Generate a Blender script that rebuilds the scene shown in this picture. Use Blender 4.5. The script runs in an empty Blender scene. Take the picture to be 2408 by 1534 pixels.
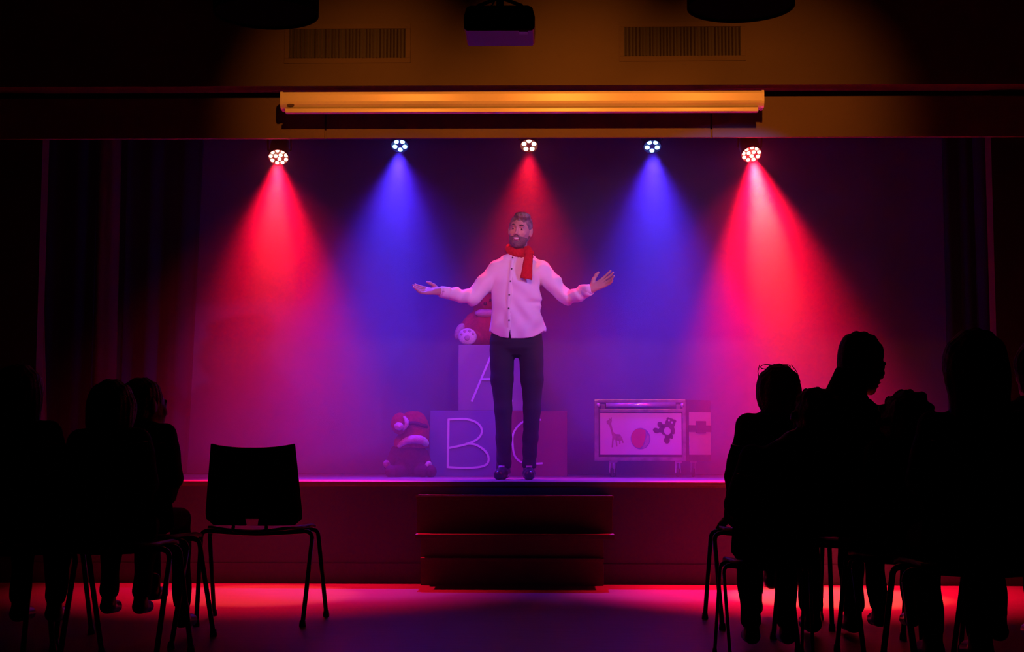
import bpy, bmesh, math, random
import numpy as np
from mathutils import Vector, Matrix, Euler
random.seed(7)
C = bpy.context.scene.collection
R = math.radians
PI = math.pi

# ------------------------------------------------------------------ camera
F_PX = 3430.0; W, H = 2408, 1534
CAM = Vector((0, 0, 0.784))
cam_d = bpy.data.cameras.new('camera'); cam = bpy.data.objects.new('camera', cam_d); C.objects.link(cam)
cam_d.sensor_width = 36; cam_d.lens = 36 * F_PX / W; cam_d.clip_end = 60
cam.location = CAM
CR = Euler((0, 0, R(1.15))).to_matrix() @ Euler((R(90 + 5.03), 0, 0)).to_matrix() @ Euler((0, 0, R(0.1))).to_matrix()
cam.rotation_euler = CR.to_euler()
bpy.context.scene.camera = cam
cam_d.shift_x = -0.0
YAW_PX = F_PX * math.tan(R(1.15))
def at(px, py, Y):
    """point on the plane y=Y seen at pixel (px,py)"""
    d = CR @ Vector(((px - W / 2) / F_PX, -(py - H / 2) / F_PX, -1))
    t = (Y - CAM.y) / d.y
    return CAM + d * t
def floor_at(px, py, z=0.0):
    d = CR @ Vector(((px - W / 2) / F_PX, -(py - H / 2) / F_PX, -1))
    return CAM + d * ((z - CAM.z) / d.z)

# ------------------------------------------------------------------ world, exposure
w = bpy.data.worlds.new('world'); bpy.context.scene.world = w; w.use_nodes = True
w.node_tree.nodes['Background'].inputs[0].default_value = (0.004, 0.003, 0.006, 1)
w.node_tree.nodes['Background'].inputs[1].default_value = 0.1
vs = bpy.context.scene.view_settings
vs.view_transform = 'Standard'; vs.look = 'None'; vs.gamma = 1; vs.exposure = 1.1; vs.use_curve_mapping = False
cy = bpy.context.scene.cycles
cy.max_bounces = 4; cy.diffuse_bounces = 2; cy.glossy_bounces = 2; cy.transmission_bounces = 2
cy.volume_bounces = 0; cy.sample_clamp_indirect = 3; cy.use_denoising = True
cy.caustics_reflective = False; cy.caustics_refractive = False

def spot(name, loc, target, size, blend, power, color, radius=0.05):
    l = bpy.data.lights.new(name, 'SPOT'); l.energy = power; l.color = color
    l.spot_size = R(size); l.spot_blend = blend; l.shadow_soft_size = radius
    o = bpy.data.objects.new(name, l); C.objects.link(o); o.location = loc
    o.rotation_euler = (Vector(target) - Vector(loc)).to_track_quat('-Z', 'Y').to_euler()
    return o

# the stage lamps: px, py, kind, x of the aim
RED = (1.0, 0.002, 0.030); BLUE = (0.05, 0.022, 1.0)
RED_CORE = (1.0, 0.09, 0.05); BLUE_CORE = (0.11, 0.09, 1.0)
LYF, LYR = 9.25, 10.5   # front bar (red outer lamps), rear bar (three inner lamps)
LAMPS = [  # px, py, depth, colour, count, aim dx, core W, beam W, wash W
    (655, 370, LYF, 'red', 12, 0.10, 330, 1000, 65),
    (940, 343, LYR, 'blue', 5, -0.05, 100, 400, 80),
    (1244, 343, LYR, 'red', 5, -0.02, 25, 170, 15),
    (1534, 345, LYR, 'blue', 5, 0.0, 100, 400, 80),
    (1767, 363, LYF, 'red', 12, 0.26, 1700, 2200, 65)]
LAMP_POS = []
for px, py, LY, c, n, dx, cw, bw, ww in LAMPS:
    p = at(px, py, LY); d = (Vector((p.x + dx, LY - 2.2, 0.0)) - p).normalized()
    LAMP_POS.append((p, d))
    red = c == 'red'; f = LY == LYF
    q = p + d * 0.05
    spot('lamp_core_light', q, (p.x + dx, LY - (1.0 if f else 1.7), 0), 26, 0.5, cw, RED_CORE if red else BLUE_CORE, 0.03)
    spot('lamp_beam_light', q, (p.x + dx, LY - (.55 if f else .8), 0), 63, 1.0, bw, RED if red else BLUE, 0.03)
    q2 = p + Vector((0, 0, -0.09))
    spot('lamp_wash_light', q2, (p.x + dx * .3, LY + 1.0, 0), 112, 1.0, ww, RED if red else (0.08, 0.005, 1.0), 0.05)
    pl = bpy.data.lights.new('lamp_glow_light', 'POINT'); pl.energy = .5 if n == 5 else (.8 if px < 1000 else 2); pl.color = RED if red else BLUE; pl.shadow_soft_size = .03
    po = bpy.data.objects.new('lamp_glow_light', pl); C.objects.link(po); po.location = p + d * .05

# warm house lamps over the projection screen, front lights on the performer
WARM = (1.0, 0.235, 0.022)
HOUSE = [(-.9, 125), (.17, 170), (1.15, 125)]
for x, p in HOUSE:
    spot('house_lamp_light', (x, 6.42, 3.55), (x * 1.2, 8.8, 2.94), 44, 1.0, p, WARM, 0.03)
MAN = at(1215, 1126, 10.0)
spot('front_blue_light', (2.9, 7.3, 3.1), (MAN.x + .05, 10.0, 1.75), 24, 0.5, 230, (0.22, 0.16, 1.0), 0.03)
spot('front_warm_light', (-0.9, 5.6, 3.5), (MAN.x, 10.0, 1.85), 13, 0.6, 58, (1.0, 0.16, 0.06), 0.04)
spot('front_magenta_light', (-2.6, 6.2, 3.5), (MAN.x, 10.0, 1.6), 20, 0.6, 95, (0.36, 0.05, 1.0), 0.04)
spot('front_wide_blue_light', (-2.2, 6.6, 3.3), (0.6, 11.0, 0.6), 34, 0.8, 80, (0.08, 0.03, 1.0), 0.04)

# ------------------------------------------------------------------ materials
def mat(name, color, rough=0.6, metal=0.0, noise=0.0, scale=8.0, bump=0.0, bscale=60.0, stretch=None, spec=0.4, color2=None):
    m = bpy.data.materials.new(name); m.use_nodes = True
    nt = m.node_tree; b = nt.nodes['Principled BSDF']
    b.inputs['Base Color'].default_value = (*color, 1); b.inputs['Roughness'].default_value = rough
    b.inputs['Metallic'].default_value = metal; b.inputs['Specular IOR Level'].default_value = spec
    tc = nt.nodes.new('ShaderNodeTexCoord'); mp = nt.nodes.new('ShaderNodeMapping')
    nt.links.new(tc.outputs['Object'], mp.inputs[0])
    if stretch: mp.inputs['Scale'].default_value = stretch
    if noise:
        n = nt.nodes.new('ShaderNodeTexNoise'); n.inputs['Scale'].default_value = scale; n.inputs['Detail'].default_value = 4
        nt.links.new(mp.outputs[0], n.inputs[0])
        r = nt.nodes.new('ShaderNodeValToRGB'); nt.links.new(n.outputs[0], r.inputs[0])
        c2 = color2 or tuple(c * (1 - noise) for c in color)
        r.color_ramp.elements[0].position = .35; r.color_ramp.elements[1].position = .65
        r.color_ramp.elements[0].color = (*c2, 1); r.color_ramp.elements[1].color = (*color, 1)
        nt.links.new(r.outputs[0], b.inputs['Base Color'])
    if bump:
        n = nt.nodes.new('ShaderNodeTexNoise'); n.inputs['Scale'].default_value = bscale; n.inputs['Detail'].default_value = 3
        nt.links.new(mp.outputs[0], n.inputs[0])
        bp = nt.nodes.new('ShaderNodeBump'); bp.inputs['Strength'].default_value = bump; bp.inputs['Distance'].default_value = .01
        nt.links.new(n.outputs[0], bp.inputs['Height']); nt.links.new(bp.outputs[0], b.inputs['Normal'])
    return m
def emit(name, color, s):
    m = bpy.data.materials.new(name); m.use_nodes = True; nt = m.node_tree
    b = nt.nodes['Principled BSDF']; b.inputs['Base Color'].default_value = (*color, 1)
    b.inputs['Emission Color'].default_value = (*color, 1); b.inputs['Emission Strength'].default_value = s
    return m
M = dict(
    slat=mat('slat_dark_paint', (.028, .02, .015), .7, noise=.1, scale=20),
    floor=mat('hall_floor_lino', (.13, .11, .105), .40, noise=.18, scale=5, bump=.12, bscale=10, stretch=(1, 6, 1), spec=.35),
    stage_top=mat('stage_floor_paint', (.20, .17, .20), .4, noise=.15, scale=6, bump=.05, bscale=14),
    stage_front=mat('stage_front_board', (.085, .04, .30), .7, noise=.12, scale=3, bump=.05),
    step=mat('step_board', (.09, .05, .07), .6, noise=.15, scale=5),
    edge=mat('edge_strip_metal', (.26, .22, .26), .4, metal=.2, noise=.1, scale=20),
    wall=mat('wall_paint', (.085, .062, .044), .75, noise=.10, scale=3, bump=.06, bscale=90),
    fascia=mat('fascia_paint', (.14, .10, .075), .75, noise=.08, scale=3, bump=.06, bscale=90),
    ceiling=mat('ceiling_paint', (.05, .045, .04), .9, noise=.1, scale=3),
    dark_wall=mat('dark_wall_paint', (.03, .028, .028), .9, noise=.2, scale=3),
    shade=mat('lamp_shade_black', (.004, .004, .004), 1, spec=0), dark=mat('dark_metal', (.008, .008, .009), .6, noise=.2, scale=20),
    black=mat('black_plastic', (.008, .008, .01), .5, noise=.1, scale=30, bump=.1, bscale=200),
    chrome=mat('dull_steel', (.035, .035, .04), .35, metal=.5, noise=.1, scale=30),
    white=mat('white_enamel', (.74, .72, .68), .32, noise=.04, scale=4, spec=.5),
    backdrop=mat('backdrop_cloth', (.13, .11, .26), .95, noise=.12, scale=4, bump=.15, bscale=200, spec=.1),
    curtain=mat('curtain_cloth', (.010, .014, .05), .95, noise=.2, scale=4, bump=.15, bscale=200, spec=.1),
    house_curtain=mat('house_curtain_cloth', (.07, .05, .055), .9, noise=.2, scale=5, bump=.15, bscale=150, spec=.1),
    skin=mat('skin', (.55, .34, .26), .5, noise=.08, scale=20, bump=.05),
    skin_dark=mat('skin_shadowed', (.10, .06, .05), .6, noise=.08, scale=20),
    hair=mat('fair_hair', (.30, .24, .20), .55, noise=.5, scale=40, bump=.6, bscale=120, stretch=(1, .3, 1)),
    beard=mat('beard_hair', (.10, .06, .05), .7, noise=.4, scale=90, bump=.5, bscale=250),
    short_beard=mat('short_beard_hair', (.24, .15, .13), .7, noise=.4, scale=90, bump=.5, bscale=250),
    shirt=mat('shirt_cotton', (.80, .78, .76), .8, noise=.03, scale=12, bump=.05, bscale=300, spec=.2),
    trousers=mat('trouser_cloth', (.03, .025, .04), .85, noise=.15, scale=12, bump=.1, bscale=300, spec=.2),
    scarf=mat('scarf_wool', (.62, .012, .015), .9, noise=.15, scale=60, bump=.6, bscale=220, spec=.1),
    shoe=mat('shoe_leather', (.03, .03, .035), .3, noise=.1, scale=20),
    boxA=mat('crate_grey_blue', (.20, .19, .30), .75, noise=.06, scale=6, bump=.05),
    boxB=mat('crate_blue', (.13, .11, .34), .75, noise=.06, scale=6, bump=.05),
    boxC=mat('crate_red', (.17, .03, .09), .75, noise=.06, scale=6, bump=.05),
    letter=mat('letter_tape', (.62, .52, .85), .6, noise=.04, scale=10),
    plush_red=mat('plush_red', (.38, .03, .05), 1, noise=.25, scale=50, bump=.6, bscale=160, spec=.05),
    plush_dark=mat('plush_dark', (.10, .015, .06), 1, noise=.25, scale=50, bump=.6, bscale=160, spec=.05),
    plush_white=mat('plush_white', (.66, .6, .66), 1, noise=.12, scale=50, bump=.6, bscale=160, spec=.05),
    plush_pale=mat('plush_pale', (.45, .32, .40), 1, noise=.15, scale=50, bump=.5, bscale=160, spec=.05),
    case=mat('flight_case_laminate', (.10, .06, .10), .5, noise=.3, scale=9, bump=.1, bscale=80),
    alu=mat('aluminium_edge', (.36, .34, .38), .34, metal=.5, noise=.45, scale=14, bump=.1, bscale=60),
    bright_alu=mat('polished_aluminium', (.8, .8, .85), .22, metal=.6, noise=.1, scale=20),
    poster=mat('poster_paper', (.62, .55, .60), .6, noise=.03, scale=4),
    print_tan=mat('print_tan', (.42, .22, .22), .7, noise=.25, scale=60),
    print_red=mat('print_red', (.55, .03, .10), .6, noise=.1, scale=20),
    print_blue=mat('print_blue', (.20, .16, .38), .6, noise=.1, scale=20),
    print_brown=mat('print_brown', (.14, .03, .07), .7, noise=.25, scale=60),
    lens_red=emit('lens_glow_red', (1.0, .55, .36), 3.0), lens_blue=emit('lens_glow_blue', (.24, .55, 1.0), 2.2),
    tooth=mat('teeth', (.8, .78, .74), .3, noise=.03), eye=mat('eye_dark', (.02, .015, .015), .2, noise=.1),
    lip=mat('lips', (.38, .13, .12), .5, noise=.05),
    button=mat('button_dark', (.05, .03, .03), .4, noise=.1),
)
def cloth(name, c): return mat(name, c, .9, noise=.15, scale=15, bump=.2, bscale=200, spec=.1)

# ------------------------------------------------------------------ mesh helpers
def link(name, me, m, parent=None, smooth=False, loc=None):
    o = bpy.data.objects.new(name, me); C.objects.link(o)
    if m is not None and not me.materials: me.materials.append(m)
    if smooth: me.polygons.foreach_set('use_smooth', [True] * len(me.polygons))
    if parent is not None: o.parent = parent
    if loc is not None: o.location = loc
    return o
def obj(name, bm, m, parent=None, smooth=False, loc=None):
    bmesh.ops.recalc_face_normals(bm, faces=bm.faces)
    me = bpy.data.meshes.new(name); bm.to_mesh(me); bm.free()
    return link(name, me, m, parent, smooth, loc)
def tag(o, label=None, cat=None, group=None, kind=None):
    if label: o['label'] = label
    if cat: o['category'] = cat
    if group: o['group'] = group
    if kind: o['kind'] = kind
    return o
def empty(name, loc=(0, 0, 0), rz=0, label=None, cat=None, group=None):
    o = bpy.data.objects.new(name, None); C.objects.link(o); o.location = loc; o.rotation_euler = (0, 0, rz)
    o.empty_display_size = .1
    return tag(o, label, cat, group)
def B(): return bmesh.new()
def box(bm, lo, hi, bev=0.0, mx=None):
    lo, hi = Vector(lo), Vector(hi)
    r = bmesh.ops.create_cube(bm, size=1.0)
    vs_ = r['verts']
    for v in vs_:
        v.co = Vector(((lo[i] + hi[i]) / 2 + v.co[i] * (hi[i] - lo[i]) for i in range(3)))
    if bev:
        es = list({e for v in vs_ for e in v.link_edges})
        rr = bmesh.ops.bevel(bm, geom=es, offset=bev, segments=2, affect='EDGES', profile=.7)
        vs_ = list({v for f in rr['faces'] for v in f.verts} | {v for v in vs_ if v.is_valid})
    if mx is not None: bmesh.ops.transform(bm, matrix=mx, verts=[v for v in vs_ if v.is_valid])
    return bm
def tube(bm, pts, rad, seg=8, caps=True, flat=1.0):
    """sweep a round section along points; rad number or list"""
    pts = [Vector(p) for p in pts]; n = len(pts)
    rs = rad if isinstance(rad, (list, tuple)) else [rad] * n
    rings = []; ref = None
    for i, p in enumerate(pts):
        a = pts[max(i - 1, 0)]; b = pts[min(i + 1, n - 1)]
        t = (b - a).normalized()
        if ref is None:
            ref = Vector((0, 0, 1)) if abs(t.z) < .9 else Vector((1, 0, 0))
        u = (ref - t * ref.dot(t)).normalized(); v = t.cross(u); ref = u
        rings.append([bm.verts.new(p + (u * math.cos(2 * PI * k / seg) * rs[i] * flat + v * math.sin(2 * PI * k / seg) * rs[i])) for k in range(seg)])
    for i in range(n - 1):
        for k in range(seg):
            bm.faces.new((rings[i][k], rings[i][(k + 1) % seg], rings[i + 1][(k + 1) % seg], rings[i + 1][k]))
    if caps:
        bm.faces.new(rings[0][::-1]); bm.faces.new(rings[-1])
    return bm
def lathe(bm, prof, seg=24, mx=None):
    rings = []
    for r, z in prof:
        if r < 1e-6: rings.append([bm.verts.new((0, 0, z))])
        else: rings.append([bm.verts.new((r * math.cos(2 * PI * k / seg), r * math.sin(2 * PI * k / seg), z)) for k in range(seg)])
    for a, b in zip(rings, rings[1:]):
        for k in range(seg):
            k2 = (k + 1) % seg
            if len(a) == 1 and len(b) > 1: bm.faces.new((a[0], b[k], b[k2]))
            elif len(b) == 1 and len(a) > 1: bm.faces.new((a[k], b[0], a[k2]))
            elif len(a) > 1: bm.faces.new((a[k], b[k], b[k2], a[k2]))
    if mx is not None: bmesh.ops.transform(bm, matrix=mx, verts=[v for r_ in rings for v in r_])
    return bm
def prism(bm, outline, y0, y1, mx=None):
    """closed outline in xz extruded from y0 to y1"""
    a = [bm.verts.new((x, y0, z)) for x, z in outline]; b = [bm.verts.new((x, y1, z)) for x, z in outline]
    n = len(a)
    bm.faces.new(a); bm.faces.new(b[::-1])
    for i in range(n): bm.faces.new((a[i], b[i], b[(i + 1) % n], a[(i + 1) % n]))
    if mx is not None: bmesh.ops.transform(bm, matrix=mx, verts=a + b)
    return bm
def copy_tree(o, parent=None):
    c = o.copy(); C.objects.link(c)
    if parent is not None:
        c.parent = parent; c.matrix_parent_inverse = o.matrix_parent_inverse
    for ch in list(o.children): copy_tree(ch, c)
    return c
def smooth_pts(pts, n=5):
    pts = [Vector(p) for p in pts]; out = []
    P_ = [pts[0]] + pts + [pts[-1]]
    for i in range(1, len(P_) - 2):
        p0, p1, p2, p3 = P_[i - 1:i + 3]
        for k in range(n):
            t = k / n
            out.append(.5 * ((2 * p1) + (p2 - p0) * t + (2 * p0 - 5 * p1 + 4 * p2 - p3) * t * t + (3 * p1 - p0 - 3 * p2 + p3) * t ** 3))
    out.append(pts[-1]); return out

# ------------------------------------------------------------------ distance-field modelling for figures
class Field:
    CAP = 0.06
    def __init__(s, lo, hi, vox):
        s.lo = np.array(lo, float); s.v = vox
        s.n = (np.ceil((np.array(hi, float) - s.lo) / vox).astype(int) + 1)
        s.ax = [(s.lo[i] + vox * np.arange(s.n[i])).astype(np.float32) for i in range(3)]
        s.D = np.full(tuple(s.n), s.CAP, np.float32)
    def region(s, lo, hi):
        sl = []
        for i in range(3):
            a = int(np.clip(math.floor((lo[i] - s.lo[i]) / s.v), 0, s.n[i])); b = int(np.clip(math.ceil((hi[i] - s.lo[i]) / s.v) + 1, 0, s.n[i]))
            sl.append(slice(a, max(a, b)))
        sl = tuple(sl)
        X = s.ax[0][sl[0]][:, None, None]; Y = s.ax[1][sl[1]][None, :, None]; Z = s.ax[2][sl[2]][None, None, :]
        return sl, X, Y, Z
    def comb(s, sl, d, k, op='add'):
        A = s.D[sl]
        if A.size == 0: return
        if op == 'add':
            h = np.clip(.5 + .5 * (A - d) / k, 0, 1); s.D[sl] = A * (1 - h) + d * h - k * h * (1 - h)
        elif op == 'sub':
            h = np.clip(.5 - .5 * (A + d) / k, 0, 1); s.D[sl] = A * (1 - h) + (-d) * h + k * h * (1 - h)
        np.minimum(s.D, s.CAP, out=s.D) if False else None
    def cone(s, a, b, ra, rb, k=.02, op='add', sq=None):
        a = np.array(a, float); b = np.array(b, float); m = max(ra, rb) + .05 + k
        sl, X, Y, Z = s.region(np.minimum(a, b) - m, np.maximum(a, b) + m)
        ba = b - a; L = float(ba @ ba) or 1e-9
        t = np.clip(((X - a[0]) * ba[0] + (Y - a[1]) * ba[1] + (Z - a[2]) * ba[2]) / L, 0, 1)
        dx = X - a[0] - t * ba[0]; dy = Y - a[1] - t * ba[1]; dz = Z - a[2] - t * ba[2]
        if sq: dx, dy, dz = dx / sq[0], dy / sq[1], dz / sq[2]
        d = np.sqrt(dx * dx + dy * dy + dz * dz) - (ra + (rb - ra) * t)
        s.comb(sl, d.astype(np.float32), k, op)
    def chain(s, pts, rs, k=.015, op='add', sq=None):
        for i in range(len(pts) - 1): s.cone(pts[i], pts[i + 1], rs[i], rs[i + 1], k, op, sq)
    def ell(s, c, r, k=.02, op='add', rot=None, T=None):
        """ellipsoid; T = 4x4 head frame applied to centre and axes"""
        c = Vector(c); Rm = (rot.to_matrix() if rot is not None else Matrix.Identity(3))
        sc = 1.0
        if T is not None:
            c = T @ c; sc = T.to_scale().x; Rm = T.to_quaternion().to_matrix() @ Rm
        r = [q * sc for q in r]; m = max(r) + .05 + k
        sl, X, Y, Z = s.region([c[i] - m for i in range(3)], [c[i] + m for i in range(3)])
        x, y, z = X - c[0], Y - c[1], Z - c[2]
        Ri = np.array(Rm.transposed())
        l = [Ri[i][0] * x + Ri[i][1] * y + Ri[i][2] * z for i in range(3)]
        k0 = np.sqrt((l[0] / r[0]) ** 2 + (l[1] / r[1]) ** 2 + (l[2] / r[2]) ** 2) + 1e-6
        k1 = np.sqrt((l[0] / r[0] ** 2) ** 2 + (l[1] / r[1] ** 2) ** 2 + (l[2] / r[2] ** 2) ** 2) + 1e-6
        d = k0 * (k0 - 1) / k1
        s.comb(sl, d.astype(np.float32), k, op)
    def loft(s, levels, k=.02, power=2.0, op='add'):
        """levels: (z, cx, cy, a, b) stacked super-ellipses along z"""
        L = np.array(sorted(levels), float); z0, z1 = L[0, 0], L[-1, 0]
        m = max(L[:, 3].max(), L[:, 4].max()) + .06
        sl, X, Y, Z = s.region([L[:, 1].min() - m, L[:, 2].min() - m, z0 - .06], [L[:, 1].max() + m, L[:, 2].max() + m, z1 + .06])
        z = np.clip(Z, z0, z1)
        zz = z.ravel()
        def ip(c):
            # smooth (cosine) interpolation between levels
            i = np.clip(np.searchsorted(L[:, 0], zz) - 1, 0, len(L) - 2); t = (zz - L[i, 0]) / (L[i + 1, 0] - L[i, 0])
            t = .5 * t + .5 * (t * t * (3 - 2 * t))
            return (L[i, c] * (1 - t) + L[i + 1, c] * t).reshape(z.shape).astype(np.float32)
        cx, cy_, a, b = ip(1), ip(2), ip(3), ip(4)
        q = (np.abs((X - cx) / a) ** power + np.abs((Y - cy_) / b) ** power) ** (1 / power)
        d = (q - 1) * np.minimum(a, b)
        dz = np.maximum(z0 - Z, Z - z1)
        d = np.where(dz > 0, np.sqrt(np.maximum(d, 0) ** 2 + dz ** 2), np.maximum(d, dz))
        s.comb(sl, d.astype(np.float32), k, op)
    def cut(s, n, off):
        """keep n.p < off"""
        X, Y, Z = s.ax[0][:, None, None], s.ax[1][None, :, None], s.ax[2][None, None, :]
        s.D = np.maximum(s.D, (n[0] * X + n[1] * Y + n[2] * Z - off).astype(np.float32))
    def warp(s, fn):
        X, Y, Z = s.ax[0][:, None, None], s.ax[1][None, :, None], s.ax[2][None, None, :]
        s.D = (s.D + fn(X, Y, Z)).astype(np.float32)
    def mesh(s, name):
        D = s.D.copy()
        for i in range(3):  # close at the borders
            ix = [slice(None)] * 3; ix[i] = 0; D[tuple(ix)] = np.maximum(D[tuple(ix)], .001); ix[i] = -1; D[tuple(ix)] = np.maximum(D[tuple(ix)], .001)
        S = D < 0; nx, ny, nz = D.shape
        cor = [(i, j, k) for i in (0, 1) for j in (0, 1) for k in (0, 1)]
        cnt = np.zeros((nx - 1, ny - 1, nz - 1), np.uint8)
        for i, j, k in cor: cnt += S[i:nx - 1 + i, j:ny - 1 + j, k:nz - 1 + k]
        act = (cnt > 0) & (cnt < 8); I = np.argwhere(act); idx = -np.ones(act.shape, np.int64); idx[act] = np.arange(len(I))
        acc = np.zeros((len(I), 3)); num = np.zeros(len(I))
        for a in cor:
            for ax in range(3):
                if a[ax]: continue
                b = list(a); b[ax] = 1
                da = D[I[:, 0] + a[0], I[:, 1] + a[1], I[:, 2] + a[2]]; db = D[I[:, 0] + b[0], I[:, 1] + b[1], I[:, 2] + b[2]]
                m = (da < 0) != (db < 0); t = np.where(m, da / np.where(m, da - db, 1), 0)
                p = np.array(a, float)[None, :] + np.zeros((len(I), 3)); p[:, ax] += t
                acc += p * m[:, None]; num += m
        V = (I + acc / num[:, None]) * s.v + s.lo
        Q = []
        for ax in range(3):
            u, v = (ax + 1) % 3, (ax + 2) % 3
            s0 = [slice(1, -1)] * 3; s1 = [slice(1, -1)] * 3; s0[ax] = slice(0, -1); s1[ax] = slice(1, None)
            A, Bq = S[tuple(s0)], S[tuple(s1)]; E = np.argwhere(A != Bq); off = np.array([1, 1, 1]); off[ax] = 0; E = E + off
            inside = S[E[:, 0], E[:, 1], E[:, 2]]
            du = np.zeros(3, int); du[u] = 1; dv = np.zeros(3, int); dv[v] = 1
            q = [idx[tuple((E - x).T)] for x in (du + dv, dv, 0 * du, du)]
            q = np.stack(q, 1); q[~inside] = q[~inside][:, ::-1]; Q.append(q)
        Q = np.concatenate(Q)
        me = bpy.data.meshes.new(name); me.vertices.add(len(V)); me.vertices.foreach_set('co', V.ravel())
        me.loops.add(len(Q) * 4); me.loops.foreach_set('vertex_index', Q.ravel().astype(np.int32))
        me.polygons.add(len(Q)); me.polygons.foreach_set('loop_start', np.arange(0, len(Q) * 4, 4, dtype=np.int32))
        me.polygons.foreach_set('use_smooth', np.ones(len(Q), bool))
        me.update(calc_edges=True); me.validate()
        return me

def head_field(F, T, beardless=True, ears=True):
    """a head with a face looking along local -Y, chin at -0.12, crown at +0.12"""
    e = lambda c, r, k=.012, op='add', rot=None: F.ell(c, r, k, op, rot, T)
    e((0, .018, .032), (.074, .096, .088)); e((0, -.018, -.028), (.063, .078, .088), .03)
    e((0, -.04, -.078), (.046, .045, .038), .03); e((0, -.078, -.100), (.018, .016, .016), .022)
    for s_ in (-1, 1):
        e((s_ * .040, -.068, -.022), (.020, .020, .018), .018)
        if ears:
            e((s_ * .076, .012, -.004), (.010, .021, .033), .006, rot=Euler((R(-12), 0, R(s_ * -18))))
        e((s_ * .031, -.103, .004), (.018, .014, .011), .012, 'sub')
        e((s_ * .031, -.081, .003), (.0135, .012, .0115), .003)
        e((s_ * .013, -.098, -.036), (.009, .010, .008), .006)
    e((0, -.090, .024), (.046, .012, .009), .012)
    e((0, -.102, -.008), (.009, .014, .026), .010, rot=Euler((R(-20), 0, 0)))
    e((0, -.113, -.030), (.012, .012, .010), .008)
    e((0, -.100, -.064), (.026, .010, .005), .006, 'sub')
    e((0, -.098, -.056), (.024, .010, .006), .006); e((0, -.096, -.073), (.020, .010, .006), .006)

def hand_field(F, wrist, fwd, side, nrm, s=1.0, curl=0.25, spread=.12, r=1.0):
    """palm and five fingers; side = towards the thumb, nrm = out of the palm"""
    w0, f, t, n = Vector(wrist), Vector(fwd).normalized(), Vector(side).normalized(), Vector(nrm).normalized()
    P = lambda a, b, c: tuple(w0 + (f * a + t * b + n * c) * s)
    for b in (-.026, -.009, .009, .026):
        F.cone(P(.012, b * .6, 0), P(.085, b, 0), .013 * s, .0115 * s, .012)
    F.cone(P(-.01, 0, 0), P(.03, 0, 0), .023 * s, .019 * s, .015, sq=None)
    L = {.029: (.040, .024, .020), .010: (.045, .028, .022), -.010: (.042, .026, .021), -.028: (.032, .020, .018)}
    for i, (b, (l1, l2, l3)) in enumerate(L.items()):
        a, c, bb = .086, 0.0, b; ang = curl * (.5 + .25 * i) ; sp = spread * (b / .029)
        pts = [P(a, bb, c)]
        for j, l in enumerate((l1, l2, l3)):
            g = ang * (j + .6); a += l * math.cos(g); c += l * math.sin(g); bb += l * sp * math.cos(g)
            pts.append(P(a, bb, c))
        F.chain(pts, [.0098 * s * r, .0090 * s * r, .0082 * s * r, .0068 * s * r], .004)
    F.chain([P(.018, .020, .004), P(.045, .050, .010), P(.072, .068, .014), P(.094, .076, .016)], [.015 * s, .0125 * s, .0105 * s * r, .008 * s * r], .008)

# ================================================================== THE SETTING
ZC = 3.63; XW = 4.6; YF = 9.0; ZS = CAM.z - 0.17
def struct(name, bm, m, smooth=False):
    o = obj(name, bm, m, None, smooth); o['kind'] = 'structure'; return o
bm = B(); box(bm, (-XW, -2.5, -.1), (XW, YF + .06, 0)); struct('floor', bm, M['floor'])
bm = B(); box(bm, (-XW, -2.5, ZC), (XW, 12.6, ZC + .1)); struct('ceiling', bm, M['ceiling'])
bm = B(); box(bm, (-XW - .1, -2.5, -.1), (-XW, 12.6, ZC)); struct('wall_left', bm, M['dark_wall'])
bm = B(); box(bm, (XW, -2.5, -.1), (XW + .1, 12.6, ZC)); struct('wall_right', bm, M['dark_wall'])
bm = B(); box(bm, (-XW, 12.5, 0), (XW, 12.6, ZC)); struct('wall_back', bm, M['dark_wall'])
bm = B(); box(bm, (-XW, -2.6, 0), (XW, -2.5, ZC)); struct('wall_rear', bm, M['dark_wall'])
# proscenium
xl, xr = at(92, 700, YF).x, at(2338, 700, YF).x
z_fb = at(1204, 327, 8.96).z; z_ft = at(1204, 226, 8.9).z; z_ub = at(1204, 201, 8.82).z
st = B(); box(st, (-XW, YF - .02, 0), (xl, YF + .1, ZC)); struct('wall_front_left', st, M['dark_wall'])
st = B(); box(st, (xr, YF - .02, 0), (XW, YF + .1, ZC)); struct('wall_front_right', st, M['dark_wall'])
bm = B(); box(bm, (-XW, 8.82, z_ub), (XW, 9.1, ZC)); wu = struct('wall_front', bm, M['wall'])
x1, x2 = at(764, 300, 8.9).x, at(1674, 300, 8.9).x
fas = B(); box(fas, (-XW, 8.94, z_fb), (XW, 8.95, z_ft)); fas_o = struct('trim_header', fas, M['fascia'])
for a, b, nm in ((-XW, x1 - .006, 0), (x1 + .006, x2 - .006, 1), (x2 + .006, XW, 2)):
    bm = B(); box(bm, (a, 8.925, z_fb), (b, 8.94, z_ft), .003); obj('panel', bm, M['fascia'], fas_o)
bm = B(); box(bm, (-XW, 8.99, z_ft - .03), (XW, 9.1, z_ub + .02)); struct('trim_shadow_gap', bm, M['dark_wall'])
# stage
bm = B(); box(bm, (-XW, YF, 0), (XW, YF + .05, ZS - .03)); sf = struct('wall_stage_front', bm, M['stage_front'])
bm = B(); box(bm, (-XW, YF, ZS - .03), (XW, 12.5, ZS)); struct('floor_stage', bm, M['stage_top'])
bm = B(); box(bm, (-XW, YF - .012, ZS - .022), (XW, YF, ZS + .002), .004); struct('trim_stage_edge', bm, M['edge'])
bm = B(); box(bm, (-XW, YF - .012, 0), (XW, YF, at(1204, 1326, YF).z), .003); struct('baseboard_stage', bm, M['stage_front'])

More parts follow.
